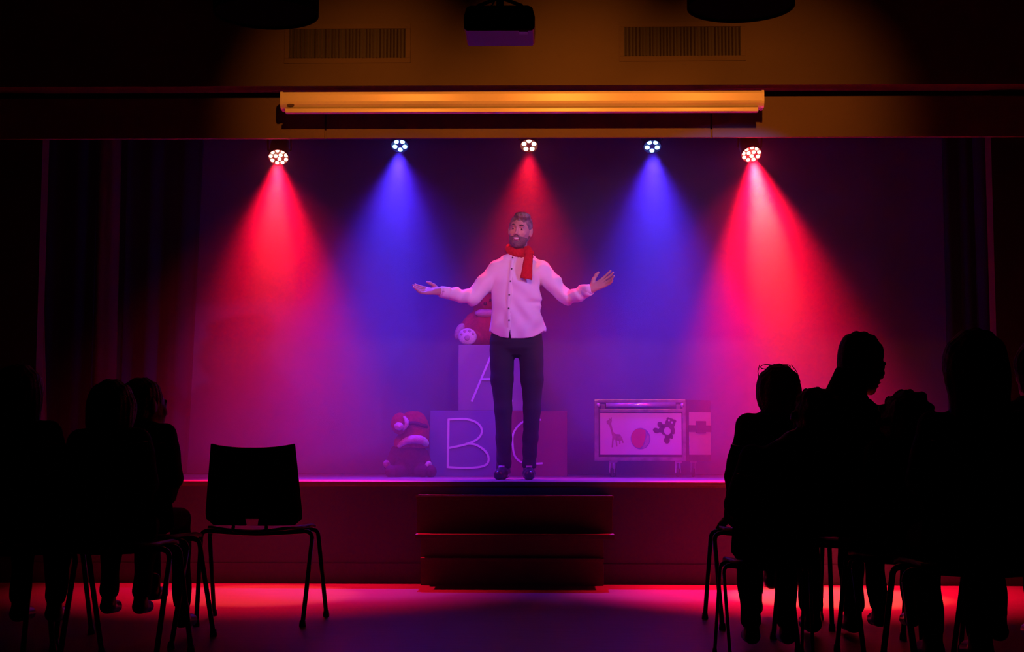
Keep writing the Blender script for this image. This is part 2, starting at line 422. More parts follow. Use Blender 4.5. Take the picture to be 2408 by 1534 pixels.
# backdrop and curtains
def drape(name, x0, x1_, y, z0, z1, m, folds, amp, label, cat='curtain', lean=None, kind=None, n=0, thick=.012):
    """hanging cloth with real folds; lean(u,t)-> x shift"""
    bm = B(); nx = n or max(24, int(folds * 12)); nz = 14; rng = random.Random(int(abs(x0) * 997 + y * 31)); ph = rng.random() * 6
    rows = []
    for j in range(nz + 1):
        t = j / nz; row = []
        for i in range(nx + 1):
            u = i / nx
            x = x0 + (x1_ - x0) * u + (lean(u, t) if lean else 0)
            f = math.sin(2 * PI * folds * u + ph + .5 * math.sin(3 * u + t)) + .35 * math.sin(2 * PI * folds * 1.7 * u + 1.3 * ph + t * .8)
            row.append(bm.verts.new((x + .15 * amp * math.cos(7 * u * folds + t), y + amp * f * (.6 + .4 * (1 - t)), z0 + (z1 - z0) * t)))
        rows.append(row)
    for j in range(nz):
        for i in range(nx): bm.faces.new((rows[j][i], rows[j][i + 1], rows[j + 1][i + 1], rows[j + 1][i]))
    o = obj(name, bm, m, None, True)
    md = o.modifiers.new('thickness', 'SOLIDIFY'); md.thickness = thick
    if kind: o['kind'] = kind
    return tag(o, label, cat)
ZT = ZC - .03
YB = 12.1
drape('backdrop_curtain', at(470, 700, YB).x - .25, at(2290, 700, YB).x, YB, ZS + .01, ZT, M['backdrop'], 7, .025, 'wide plain backdrop curtain hanging across the rear of the stage behind the letter boxes', n=200)
xa, xb, xc = at(115, 700, 10.9).x, at(285, 700, 10.9).x, at(452, 700, 10.9).x
drape('wing_curtain', at(285, 700, 11.3).x, at(440, 700, 11.3).x, 11.35, ZS + .01, ZT, M['curtain'], 2.5, .05, 'dark wing curtain left of the left red beam, second from the proscenium edge', lean=lambda u, t: .09 * t * u)
drape('wing_curtain', at(215, 700, 10.7).x, at(275, 700, 10.7).x, 10.7, ZS + .01, ZT, M['house_curtain'], 1.2, .05, 'narrow dark reddish wing curtain between two blue-black drapes at stage left edge')
drape('wing_curtain', at(40, 700, 10.9).x, at(222, 700, 10.9).x, 10.95, ZS + .01, ZT, M['curtain'], 3, .05, 'blue-black wing curtain right beside the pale edged house curtain on the left')
drape('wing_curtain', at(2225, 700, 11.2).x, at(2330, 700, 11.2).x, 11.2, ZS + .01, ZT, M['curtain'], 2.5, .05, 'dark wing curtain right of the right red beam')
drape('wing_curtain', at(2300, 700, 10.4).x, at(2450, 700, 10.4).x, 10.4, ZS + .01, ZT, M['curtain'], 3, .05, 'nearly black wing curtain at the far right of the stage')
def hl(u, t): # the gathered house curtain flares towards the floor
    return u * .16 * max(0, .62 - t) ** 1.3
drape('house_curtain', at(-10, 700, 9.3).x, at(92, 600, 9.3).x, 9.32, ZS + .01, ZT, M['house_curtain'], 4, .045, 'gathered house curtain with a pale lit edge at the left proscenium wall', lean=hl)
drape('house_curtain', at(2342, 700, 9.3).x, at(2440, 700, 9.3).x, 9.32, ZS + .01, ZT, M['house_curtain'], 4, .04, 'gathered house curtain at the right proscenium wall')

# steps in front of the stage
def step_unit():
    g = empty('stage_steps', (0, YF, 0), label='dark low wooden steps standing against the middle of the stage front', cat='steps')
    xL, xR = at(981, 1165, 8.8).x, at(1440, 1165, 8.8).x
    z1 = at(1204, 1166, 8.78).z; z2 = at(1204, 1258, 8.62).z
    bm = B(); box(bm, (xL, -.22, z2 - .03), (xR, -.013, z1 - .025), .003); obj('riser', bm, M['step'], g)
    bm = B(); box(bm, (xL - .004, -.235, z1 - .025), (xR + .004, -.013, z1), .004); obj('tread', bm, M['step'], g)
    bm = B(); box(bm, (xL - .005, -.24, z1 - .007), (xR + .005, -.234, z1 + .002), .001); obj('nosing', bm, M['edge'], g)
    xl2, xr2 = at(975, 1257, 8.62).x, at(1446, 1257, 8.62).x
    bm = B(); box(bm, (xl2, -.37, z2 - .028), (xr2, -.02, z2), .004); obj('tread', bm, M['step'], g)
    xl3, xr3 = at(990, 1300, 8.86).x, at(1419, 1300, 8.86).x
    bm = B(); box(bm, (xl3, -.16, 0), (xr3, -.02, z2 - .03), .003); obj('riser', bm, M['step'], g)
    zr = at(1204, 1313, 8.8).z
    bm = B(); box(bm, (xl3, -.21, zr - .02), (xr3, -.16, zr), .003); obj('rail', bm, M['step'], g)
step_unit()

# ================================================================== ABOVE THE STAGE
def screen_case():
    Y = 8.72
    a, b = at(659, 216, Y), at(1797, 210, Y); L = b.x - a.x; zt = at(1204, 213, Y).z; zb = at(1204, 252, Y).z
    h = zt - zb
    g = empty('projection_screen', (a.x, Y, zb), label='long white rolled-up projection screen case above the stage opening', cat='projection screen')
    # case section: rounded front, flat bottom
    sec = [(.10, 0), (.10, h), (.02, h), (.004, h - .006), (0, h - .02), (0, h * .38), (.004, h * .22), (.016, h * .08), (.03, 0)]
    bm = B(); va = [bm.verts.new((.012, y, z)) for y, z in sec]; vb = [bm.verts.new((L - .012, y, z)) for y, z in sec]
    n = len(sec); bm.faces.new(va); bm.faces.new(vb[::-1])
    for i in range(n): bm.faces.new((va[i], vb[i], vb[(i + 1) % n], va[(i + 1) % n]))
    obj('case_body', bm, M['white'], g)
    for x0, x1_ in ((0, .014), (L - .014, L)):
        bm = B(); v1 = [bm.verts.new((x0, y - .003 if y < .09 else y, z + (.003 if z > h / 2 else -.003))) for y, z in sec]
        v2 = [bm.verts.new((x1_, y - .003 if y < .09 else y, z + (.003 if z > h / 2 else -.003))) for y, z in sec]
        bm.faces.new(v1); bm.faces.new(v2[::-1])
        for i in range(n): bm.faces.new((v1[i], v2[i], v2[(i + 1) % n], v1[(i + 1) % n]))
        obj('end_cap', bm, M['white'], g)
    bm = B(); zz = zb - at(1204, 263, Y).z
    box(bm, (.03, .006, -zz), (L - .035, .05, -.003), .005); obj('bottom_bar', bm, M['white'], g)
    bm = B(); lathe(bm, [(0, 0), (.022, 0), (.022, .004), (0, .004)], 16, Matrix.Translation((.065, .003, .018)) @ Matrix.Diagonal((1, 1, .3, 1)) @ Matrix.Rotation(R(90), 4, 'X'))
    obj('badge', bm, M['step'], g)
    for fx in (.12, .5, .88):
        bm = B(); box(bm, (L * fx - .02, .09, h * .3), (L * fx + .02, .19, h * .7), .002); obj('bracket', bm, M['dark'], g)
screen_case()

def grille(x0, y0, x1_, y1, label):
    Y = 8.82; a, b = at(x0, y0, Y), at(x1_, y1, Y); cx = (a.x + b.x) / 2
    g = empty('ventilation_grille', ((a.x + b.x) / 2, Y, b.z), label=label, cat='vent', group='ventilation grilles')
    w_, h_ = (b.x - a.x) / 2, a.z - b.z
    f = .03
    bm = B()
    box(bm, (-w_ - f, -.008, -f), (w_ + f, 0, 0), .002); box(bm, (-w_ - f, -.008, h_), (w_ + f, 0, h_ + f), .002)
    box(bm, (-w_ - f, -.008, 0), (-w_, 0, h_), .002); box(bm, (w_, -.008, 0), (w_ + f, 0, h_), .002)
    obj('frame', bm, M['wall'], g)
    bm = B(); box(bm, (-w_, -.002, 0), (w_, -.0005, h_)); obj('backing', bm, M['dark'], g)
    n = 34; p = 2 * w_ / n; me = None; rg = random.Random(3)
    for i in range(n):
        if me is None:
            bm = B(); box(bm, (-p * .22, -.006, .002), (p * .22, -.001, h_ - .002)); o = obj('slat', bm, M['slat'], g); me = o.data
        else: o = link('slat', me, None, g)
        o.location = (-w_ + p * (i + .5), -.001, 0); o.rotation_euler = (0, 0, rg.uniform(-.35, .35) + .45)
    return g
grille(681, 69, 954, 137, 'dim rectangular wall grille left of the projector, above the screen case')
grille(1467, 64, 1742, 132, 'dim rectangular wall grille right of the projector, above the screen case')

def pendant(px0, px1, pyb, Y, label):
    a, b = at(px0, pyb, Y), at(px1, pyb, Y); r = (b.x - a.x) / 2; z = at((px0 + px1) / 2, pyb, Y - r * .0).z
    c = Vector(((a.x + b.x) / 2, Y, z + .02))
    g = empty('ceiling_lamp', c, label=label, cat='lamp', group='dark drum ceiling lamps')
    bm = B(); lathe(bm, [(r - .01, .001), (r, 0), (r, .2), (r - .01, .2), (r - .012, .004)], 40); obj('lamp_shade', bm, M['shade'], g, True)
    bm = B(); lathe(bm, [(0, .012), (r - .012, .012), (r - .012, .018), (0, .018)], 40); obj('diffuser', bm, M['shade'], g)
    bm = B(); tube(bm, [(0, 0, .016), (0, 0, ZC - c.z - .02)], .008); obj('rod', bm, M['dark'], g)
    bm = B(); lathe(bm, [(0, ZC - c.z - .03), (.05, ZC - c.z - .03), (.06, ZC - c.z), (0, ZC - c.z)], 20); obj('ceiling_rose', bm, M['dark'], g)
pendant(503, 748, 44, 6.9, 'black drum ceiling lamp hanging left of the projector, cut by the frame')
pendant(1616, 1868, 27, 6.9, 'black drum ceiling lamp hanging right of the projector, cut by the frame')

def projector():
    Y = 6.55; a, b = at(1090, 72, Y), at(1258, 12, Y); w_ = (b.x - a.x) / 2; h_ = b.z - a.z
    g = empty('projector', ((a.x + b.x) / 2, Y, a.z), label='black projector hanging from the ceiling above the stage middle', cat='projector')
    bm = B(); out = [(-w_ + .012, 0), (w_ - .012, 0), (w_ - .002, .012), (w_, h_ * .55), (w_ - .012, h_ * .92), (w_ - .03, h_), (-w_ + .03, h_), (-w_ + .012, h_ * .92), (-w_, h_ * .55), (-w_ + .002, .012)]
    prism(bm, out, 0, .26); bmesh.ops.bevel(bm, geom=list(bm.edges), offset=.004, segments=1, affect='EDGES'); obj('housing', bm, M['black'], g)
    bm = B(); box(bm, (-w_ * .55, -.006, h_ * .12), (-w_ * .05, 0, h_ * .5), .002); obj('vent_panel', bm, M['dark'], g)
    bm = B(); box(bm, (w_ * .55, .01, -.004), (w_ * .8, .05, .004), .002); obj('foot', bm, M['chrome'], g)
    for s_ in (-1, 1):
        bm = B(); tube(bm, [(s_ * .11, .06, h_ - .002), (s_ * .10, .10, h_ + .03), (s_ * .02, .13, h_ + .07)], .009); obj('bracket_arm', bm, M['dark'], g)
    bm = B(); tube(bm, [(0, .13, h_), (0, .13, ZC - a.z)], .018, 12); obj('mounting_pole', bm, M['dark'], g)
    bm = B(); tube(bm, smooth_pts([(-.06, .2, h_), (-.075, .2, h_ + .03), (-.04, .18, h_ + .055), (-.01, .13, h_ + .10)]), .004, 6); obj('cable', bm, M['dark'], g)
projector()

for i, (x, p) in enumerate(HOUSE):
    g = empty('ceiling_spotlight', (x, 6.38, 3.54), label=['small ceiling spotlight facing the screen case, leftmost', 'small ceiling spotlight facing the screen case, middle', 'small ceiling spotlight facing the screen case, rightmost'][i], cat='spotlight', group='ceiling spotlights')
    bm = B(); lathe(bm, [(0, .0), (.045, 0), (.045, .005), (.04, .09), (0, .09)], 20); obj('housing', bm, M['dark'], g, loc=(0, 0, 0))

# lighting bar and the five LED lamps
ZBAR = {LYF: at(1204, 300, LYF).z + .16, LYR: at(1204, 300, LYR).z + .14}
for LY, lab in ((LYF, 'black pipe just behind the header carrying the two outer red lamps'), (LYR, 'black pipe further upstage carrying the three inner lamps')):
    bm = B(); tube(bm, [(-2.9, LY, ZBAR[LY]), (2.9, LY, ZBAR[LY])], .024, 12)
    tag(obj('lighting_bar', bm, M['dark'], None, True), lab, 'pipe')
LAMP_LABEL = ['red twelve-lens stage lamp at the far left, fainter than the right one', 'blue five-lens stage lamp left of the performer',
              'red five-lens stage lamp directly above the performer', 'blue five-lens stage lamp right of the performer', 'brightest red twelve-lens stage lamp at the far right']
for (px, py, LY, c, n, *_), (p, d), lab in zip(LAMPS, LAMP_POS, LAMP_LABEL):
    g = empty('stage_lamp', p, label=lab, cat='stage lamp', group='stage lamps under the header')
    q = d.to_track_quat('Z', 'Y').to_matrix().to_4x4()
    rr = .060
    bm = B(); lathe(bm, [(0, -.16), (rr * .8, -.16), (rr * 1.05, -.13), (rr * 1.12, -.01), (rr * 1.12, .004), (rr * 1.04, .004), (rr * 1.04, -.008), (0, -.008)], 28, q)
    obj('housing', bm, M['black'], g, True)
    spots = []
    if n == 12:
        spots = [(math.cos(R(40 * k + 12)) * .051, math.sin(R(40 * k + 12)) * .051) for k in range(9)] + [(math.cos(R(120 * k + 40)) * .019, math.sin(R(120 * k + 40)) * .019) for k in range(3)]
        lr = .0122
    else:
        o0 = 90 if c == 'red' else -90
        spots = [(math.cos(R(o0 + 72 * k)) * .038, math.sin(R(o0 + 72 * k)) * .043) for k in range(5)]; lr = .0175
    # lens frame: x right, y up along the disc
    zax = d; xax = Vector((1, 0, 0)); xax = (xax - zax * xax.dot(zax)).normalized(); yax = xax.cross(zax); 
    if yax.z < 0: yax = -yax
    me = None
    for (u, v) in spots:
        if me is None:
            bm = B(); qm = q.copy(); lathe(bm, [(lr * 1.0, -.004), (lr, .001), (lr * .7, .005), (0, .0065)], 14, q)
            o = obj('lens', bm, M['lens_red'] if c == 'red' else M['lens_blue'], g, True); me = o.data
        else: o = link('lens', me, None, g)
        o.location = xax * u + yax * v - d * .003
    bm = B(); top = Vector((0, 0, ZBAR[LY] - .058 - p.z)) + Vector((0, LY - p.y, 0))
    for s_ in (-1, 1):
        tube(bm, [-d * .07 + Vector((s_ * rr * 1.1, 0, 0)), -d * .07 + Vector((s_ * rr * 1.25, 0, 0)), Vector((s_ * rr * 1.25, .0, top.z - .06)), Vector((0, 0, top.z - .04))], .006, 6)
    obj('yoke', bm, M['dark'], g)
    bm = B(); box(bm, (-.02, -.03, top.z - .045), (.02, .03, top.z + .03), .004); obj('clamp', bm, M['dark'], g)

# ================================================================== PROPS ON THE STAGE
def crate(px0, py0, px1, py1, Y, m, label, rz=0, z0=None):
    a, b = at(px0, py0, Y), at(px1, py1, Y); s_ = b.x - a.x; z0 = ZS if z0 is None else z0; h_ = a.z - z0
    g = empty('letter_box', ((a.x + b.x) / 2, Y, z0), rz, label, 'box', 'letter boxes')
    bm = B(); box(bm, (-s_ / 2, 0, 0), (s_ / 2, s_ * .95, h_), .006); obj('box_body', bm, m, g)
    return g, s_, h_
def strokes(g, paths, width, m=None):
    """flat tape letter in relief on the front face"""
    bm = B()
    for k_, pts in enumerate(paths):
        yo = -.005 - .0012 * k_
        P_ = smooth_pts([(x, 0, z) for x, z in pts], 6) if len(pts) > 2 else [Vector((x, 0, z)) for x, z in pts]
        n = len(P_); L, Rr = [], []
        for i in range(n):
            t = (P_[min(i + 1, n - 1)] - P_[max(i - 1, 0)]).normalized(); nn = Vector((-t.z, 0, t.x)) * width / 2
            L.append(P_[i] + nn); Rr.append(P_[i] - nn)
        for i in range(n - 1):
            q = [L[i], L[i + 1], Rr[i + 1], Rr[i]]
            va = [bm.verts.new((v.x, yo, v.z)) for v in q]; vb = [bm.verts.new((v.x, -.0005, v.z)) for v in q]
            bm.faces.new(va); 
            for k in range(4): bm.faces.new((va[k], va[(k + 1) % 4], vb[(k + 1) % 4], vb[k]))
    return obj('letter', bm, m or M['letter'], g)
YX = 11.25
gB, s_, h_ = crate(1011, 966, 1167, 1118, YX, M['boxB'], 'blue letter box marked B, bottom left of the three')
zB = ZS + h_
def lp(g, pts, Y=YX):  # pixel list -> local face coordinates
    return [((at(x, y, Y) - g.location).x, (at(x, y, Y) - g.location).z) for x, y in pts]
strokes(gB, [lp(gB, [(1055, 985), (1053, 1101)]), lp(gB, [(1054, 987), (1095, 986), (1122, 995), (1133, 1012), (1126, 1030), (1100, 1044), (1056, 1054)]),
             lp(gB, [(1095, 1044), (1118, 1046), (1142, 1062), (1149, 1082), (1138, 1096), (1100, 1101), (1053, 1099)])], .016)
gC, s2, h2 = crate(1178, 967, 1334, 1118, YX + .05, M['boxC'], 'red letter box marked C, bottom right of the three')
strokes(gC, [lp(gC, [(1272, 988), (1250, 985), (1225, 996), (1207, 1020), (1206, 1052), (1212, 1075), (1228, 1088), (1250, 1091), (1276, 1090)], YX + .05)], .015)
gA, s3, h3 = crate(1078, 811, 1233, 966, YX + .06, M['boxA'], 'grey-blue letter box marked A, stacked on top of the other two', z0=zB + .001)
strokes(gA, [lp(gA, [(1155, 836), (1109, 945)], YX + .06), lp(gA, [(1155, 836), (1204, 945)], YX + .06), lp(gA, [(1130, 892), (1182, 892)], YX + .06)], .016)

# plush bear on top of box A
def plush_bear():
    base = at(1142, 811, YX + .3); zt = gA.location.z + h3
    g = empty('plush_bear', (base.x, YX + .33, zt), label='big red plush bear with pale paws sitting on top of box A', cat='plush toy')
    px = lambda x, y: ((at(x, y, YX + .2) - g.location).x, (at(x, y, YX + .2).z - zt))
    v = .008
    F = Field((-.36, -.34, 0), (.36, .25, .56), v)
    F.ell((0, 0, .17), (.14, .12, .18), .03)
    F.ell((0, -.02, .34), (.10, .10, .09), .02)      # head: mostly hidden by the performer
    for s_ in (-1, 1):
        F.ell((s_ * .075, 0, .425), (.035, .02, .035), .01)
        F.cone((s_ * .11, -.02, .22), (s_ * .20, -.07, .10), .05, .045, .02)
        F.cone((s_ * .09, -.06, .06), (s_ * .13, -.20, .055), .062, .055, .02)
    F.ell((0, -.10, .32), (.045, .04, .035), .015)
    F.cut((0, 0, -1), -.002)
    link('body', F.mesh('body'), M['plush_red'], g)
    for s_ in (-1, 1):
        F = Field((s_ * .14 - .09, -.30, 0), (s_ * .14 + .09, -.18, .16), .005)
        F.ell((s_ * .135, -.235, .066), (.073, .035, .066), .01); F.cut((0, 0, -1), -.002)
        f = link('paw', F.mesh('paw'), M['plush_white'], g); tag(f, 'pale pink foot sole')
        bm = B()
        for dx, dz, r_ in ((-.045, .015, .011), (-.018, .038, .013), (.016, .040, .013), (.044, .018, .011), (0, -.012, .026)):
            bmesh.ops.create_uvsphere(bm, u_segments=12, v_segments=6, radius=r_, matrix=Matrix.Translation((s_ * .135 + dx, -.262, .068 + dz)) @ Matrix.Diagonal((1, .5, 1, 1)))
        obj('paw_pad', bm, M['plush_pale'], f, True)
    F = Field((-.30, -.16, .02), (-.12, .02, .26), .006)
    F.ell((-.205, -.085, .12), (.035, .04, .07), .01, rot=Euler((0, R(25), 0))); a_ = link('hand', F.mesh('hand'), M['plush_pale'], g)
    F = Field((-.11, -.17, .20), (.11, -.06, .32), .006); F.ell((0, -.10, .262), (.085, .04, .035), .01); link('collar', F.mesh('collar'), M['plush_pale'], g)
    bm = B()
    for s_ in (-1, 1): bmesh.ops.create_uvsphere(bm, u_segments=10, v_segments=6, radius=.012, matrix=Matrix.Translation((s_ * .04, -.115, .365)))
    bmesh.ops.create_uvsphere(bm, u_segments=10, v_segments=6, radius=.016, matrix=Matrix.Translation((0, -.142, .335)))
    obj('eyes_and_nose', bm, M['eye'], g, True)
plush_bear()

# plush doll in a red cap, sitting left of box B
def plush_doll():
    Y = 11.05; b0 = at(966, 1118, Y)
    g = empty('plush_doll', (b0.x, Y, ZS), label='slumped plush doll in a red cap with white brim, beside box B', cat='plush toy')
    q = lambda x, y: ((at(x, y, Y) - b0).x, at(x, y, Y).z - ZS)
    v = .006
    F = Field((-.26, -.26, 0), (.26, .22, .40), v)
    bx, bz = q(965, 1075)
    F.ell((bx, 0, .13), (.135, .12, .15), .03)
    F.cone((q(930, 1060)[0], -.03, q(930, 1060)[1]), (q(914, 1090)[0], -.06, .08), .035, .03, .02)
    F.cone((q(998, 1068)[0], -.03, q(998, 1068)[1]), (q(1012, 1092)[0], -.09, .08), .035, .025, .02)
    for s_, x in ((-1, 935), (1, 1000)):
        X_ = q(x, 1100)[0]; F.cone((X_ * .6, -.05, .05), (X_, -.17, .045), .05, .045, .02)
    F.cut((0, 0, -1), -.001)
    body = link('body', F.mesh('body'), M['plush_dark'], g)
    for (x, y, r_, mm, nm) in ((913, 1092, .026, 'plush_pale', 'hand'), (1010, 1094, .026, 'plush_white', 'hand')):
        X_, Z_ = q(x, y); F = Field((X_ - .06, -.18, Z_ - .06), (X_ + .06, -.04, Z_ + .06), .004)
        F.ell((X_, -.11, Z_), (r_, r_, r_ * 1.2), .008, rot=Euler((0, R(25 if x > 950 else -20), 0))); F.ell((X_ + .012, -.13, Z_ + .014), (.010, .012, .014), .008)
        link(nm, F.mesh(nm), M[mm], g)
    for x in (925, 1018):
        X_ = q(x, 1105)[0]; F = Field((X_ - .08, -.30, 0), (X_ + .08, -.10, .11), .005)
        F.ell((X_, -.19, .042), (.042, .06, .048), .01); F.cut((0, 0, -1), -.001); link('shoe', F.mesh('shoe'), M['plush_dark'], g)
    # cap: two soft lobes with a dark band between
    X0, Z0 = q(975, 1010)
    F = Field((-.26, -.20, .15), (.22, .20, .56), v)
    a1 = q(967, 1035); a2 = q(972, 990)
    F.loft([(q(0, 1052)[1], a1[0], 0, .135, .12), (q(0, 1035)[1], a1[0] + .002, 0, .13, .12), (q(0, 1010)[1], a1[0] + .03, 0, .108, .11), (q(0, 990)[1], a2[0] + .005, 0, .105, .11), (q(0, 975)[1], a2[0] + .002, 0, .085, .09), (q(0, 967)[1], a2[0], 0, .045, .05)], .02)
    F.warp(lambda X, Y_, Z: -.003 * np.sin(45 * X + 20 * Z) * np.sin(38 * Z + 9 * Y_))
    cap = link('cap', F.mesh('cap'), M['plush_red'], g); tag(cap, 'red fleece cap')
    # white brim
    bm = B(); pts = [q(940, 1052), q(955, 1040), q(975, 1034), q(995, 1036), q(1004, 1044)]
    P3 = smooth_pts([(x, -.118 - .02 * (1 - abs(i - 2) / 2) + (.05 if i == 4 else 0), z) for i, (x, z) in enumerate(pts)], 6)
    n = len(P3); tube(bm, P3, [.010 + .022 * math.sin(PI * min(1, (i + 2) / n * .75)) for i in range(n)], 12); o = obj('brim', bm, M['plush_white'], g, True)
    # dark band
    bm = B(); P3 = smooth_pts([(q(962, 997)[0], -.105, q(962, 997)[1]), (q(978, 997)[0], -.125, q(978, 996)[1]), (q(995, 1000)[0], -.105, q(995, 1001)[1]), (q(1005, 1004)[0], -.05, q(1005, 1004)[1])], 6)
    tube(bm, P3, .014, 10); obj('band', bm, M['plush_dark'], g, True)
    # hood flap, crescent and pompom at the left
    F = Field((-.28, -.26, .22), (.0, 0, .50), v); hx, hz = q(942, 998); F.ell((hx, -.10, hz), (.062, .06, .078), .02); F.ell((hx + .01, -.10, hz + .03), (.055, .055, .05), .02)
    link('ear_flap', F.mesh('ear_flap'), M['plush_red'], g)
    bm = B(); P3 = smooth_pts([(q(953, 981)[0], -.14, q(953, 981)[1]), (q(960, 990)[0], -.16, q(960, 990)[1]), (q(961, 1000)[0], -.165, q(961, 1000)[1]), (q(952, 1013)[0], -.15, q(952, 1013)[1])], 6)
    n = len(P3); tube(bm, P3, [.006 + .012 * math.sin(PI * i / (n - 1)) for i in range(n)], 10); obj('trim', bm, M['plush_white'], g, True)
    px_, pz_ = q(943, 1004); F = Field((px_ - .08, -.24, pz_ - .07), (px_ + .08, -.08, pz_ + .07), .005); F.ell((px_, -.165, pz_), (.036, .03, .030), .008)
    F.warp(lambda X, Y_, Z: -.0015 * np.sin(160 * X) * np.sin(150 * Z) * np.sin(140 * Y_)); link('pompom', F.mesh('pompom'), M['plush_white'], g)
plush_doll()

# flight case on castors with a picture panel
def flight_case():
    Y = 10.95; th = R(20)
    # front-left corner and front-right corner
    pl = at(1398, 1085, Y); zb = pl.z; zt = at(1398, 940, Y).z; hh = zt - zb
    Wd = (at(1612, 1085, Y).x - pl.x) / math.cos(th) * 1.0; Dp = .52
    # right side visible: turn so that the front right corner comes towards the camera
    g = empty('flight_case', (pl.x, Y + .12, ZS), -th * .55, 'flight case on castors with toy pictures on its white front panel', 'flight case')
    Wd = .70
    zb_, zt_ = zb - ZS, zt - ZS; e = .028
    fw = (at(1612, 1085, Y).x - pl.x) * 1.005
    g.rotation_euler = (0, 0, 0); g.location = (pl.x, Y, ZS)
    # front body
    sk = (at(1672, 1000, Y + .12).x - at(1612, 1000, Y).x)
    bm = B()
    out = [(0, 0), (fw, 0), (fw + sk, .16), (fw + sk - .05, .46), (.04, .46)]
    lo = [bm.verts.new((x, y, zb_)) for x, y in out]; hi = [bm.verts.new((x, y, zt_)) for x, y in out]
    bm.faces.new(lo[::-1]); bm.faces.new(hi); n = len(out)
    for i in range(n): bm.faces.new((lo[i], lo[(i + 1) % n], hi[(i + 1) % n], hi[i]))
    obj('case_body', bm, M['case'], g)
    def bar(p, q_, r_, m='alu', nm='edge_strip'):
        bm = B(); p, q_ = Vector(p), Vector(q_)
        lo_ = Vector([min(p[i], q_[i]) - r_ for i in range(3)]); hi_ = Vector([max(p[i], q_[i]) + r_ for i in range(3)])
        box(bm, lo_, hi_, r_ * .4); return obj(nm, bm, M[m], g)
    bar((.012, 0, zb_ + .016), (fw - .012, 0, zb_ + .016), .014); bar((.012, 0, zt_ - .010), (fw - .012, 0, zt_ - .010), .012)
    bar((.014, -.002, zb_ + .02), (.014, -.002, zt_ - .02), .016); bar((fw - .012, -.002, zb_ + .02), (fw - .012, -.002, zt_ - .02), .013)
    zl = at(1500, 966, Y).z - ZS
    bar((.05, -.003, zl), (fw - .03, -.003, zl), .012)
    # bright lid extrusion
    za, zb2 = at(1500, 948, Y).z - ZS, at(1500, 958, Y).z - ZS
    xa_, xb_ = at(1425, 953, Y).x - pl.x, at(1588, 953, Y).x - pl.x
    bm = B(); tube(bm, [(xa_, -.014, (za + zb2) / 2), (xb_, -.014, (za + zb2) / 2 + .004)], .0165, 12); obj('lid_channel', bm, M['bright_alu'], g, True)
    for x in (1407, 1604):
        X_ = at(x, 953, Y).x - pl.x
        bm = B(); bmesh.ops.create_uvsphere(bm, u_segments=14, v_segments=8, radius=.016, matrix=Matrix.Translation((X_, -.014, (za + zb2) / 2))); obj('ball_corner', bm, M['bright_alu'], g, True)
    for x in (1418, 1594):
        X_ = at(x, 958, Y).x - pl.x; bm = B(); box(bm, (X_ - .014, -.018, za - .045), (X_ + .014, -.002, za - .012), .004); obj('latch', bm, M['alu'], g)
    # white picture panel
    P0, P1 = at(1411, 972, Y), at(1603, 1070, Y)
    bm = B(); box(bm, (P0.x - pl.x, -.006, P1.z - ZS), (P1.x - pl.x, 0, P0.z - ZS), .002); pn = obj('picture_panel', bm, M['poster'], g)
    K = lambda x, y: (at(x, y, Y).x - pl.x, at(x, y, Y).z - ZS)
    def blob(bm, x, y, rx, ry, ang=0, lev=0, n=20):
        cx, cz = K(x, y); k = 1 / 313.0; out = []
        for i in range(n):
            t = 2 * PI * i / n; u, v = rx * k * math.cos(t), ry * k * math.sin(t)
            out.append((cx + u * math.cos(ang) - v * math.sin(ang), cz + u * math.sin(ang) + v * math.cos(ang)))
        prism(bm, out, -.0072 - lev * .0004, -.006)
    def poly(bm, pts, lev=0): prism(bm, [K(x, y) for x, y in pts], -.0072 - lev * .0004, -.006)
    # giraffe
    bm = B()
    poly(bm, [(1426, 991), (1431, 988), (1434, 985), (1438, 986), (1439, 990), (1437, 997), (1442, 1016), (1447, 1021), (1458, 1022), (1462, 1029), (1462, 1036), (1456, 1038), (1449, 1036), (1443, 1034), (1440, 1028), (1436, 1012), (1432, 1000), (1427, 997)])
    for pts in ([(1440, 1026), (1444, 1027), (1441, 1053), (1438, 1053)], [(1446, 1030), (1450, 1031), (1452, 1050), (1449, 1051)], [(1455, 1031), (1459, 1030), (1459, 1045), (1456, 1045)], [(1458, 1028), (1462, 1028), (1467, 1042), (1464, 1043)], [(1431, 983), (1433, 983), (1434, 988), (1432, 988)], [(1437, 982), (1439, 982), (1438, 988), (1436, 988)]): poly(bm, pts, 1)
    obj('giraffe_picture', bm, M['print_tan'], pn)
    # beach ball
    bm = B(); blob(bm, 1506, 1032, 23, 25, 0, 0, 32); b_ = obj('ball_picture', bm, M['print_blue'], pn)
    bm = B(); poly(bm, [(1484, 1026), (1488, 1016), (1497, 1009), (1507, 1008), (1518, 1013), (1518, 1028), (1512, 1048), (1505, 1055), (1494, 1052), (1485, 1041)], 2); obj('ball_stripe_picture', bm, M['print_red'], pn)
    bm = B(); poly(bm, [(1519, 1018), (1527, 1026), (1527, 1040), (1520, 1051), (1511, 1056), (1509, 1054), (1515, 1045), (1520, 1028)], 2); obj('ball_panel_picture', bm, M['plush_pale'], pn)
    # teddy
    bm = B(); blob(bm, 1576, 996, 12, 12, 0, 2); blob(bm, 1571, 986, 4, 4, 0, 2); blob(bm, 1586, 991, 4, 4, 0, 2); blob(bm, 1552, 999, 6, 7, .5, 1); blob(bm, 1543, 1013, 8, 6, -.5, 1); blob(bm, 1555, 1010, 9, 6, .9, 1); blob(bm, 1572, 1022, 9, 11, -.3, 1); blob(bm, 1568, 1036, 7, 8, .2, 1); blob(bm, 1578, 1026, 4, 7, .3, 1); blob(bm, 1563, 1003, 8, 5, -.2, 1); blob(bm, 1561, 1018, 8, 5, -.7, 1); blob(bm, 1582, 1012, 5, 10, .2, 1); blob(bm, 1570, 1014, 11, 12, .3, 0)
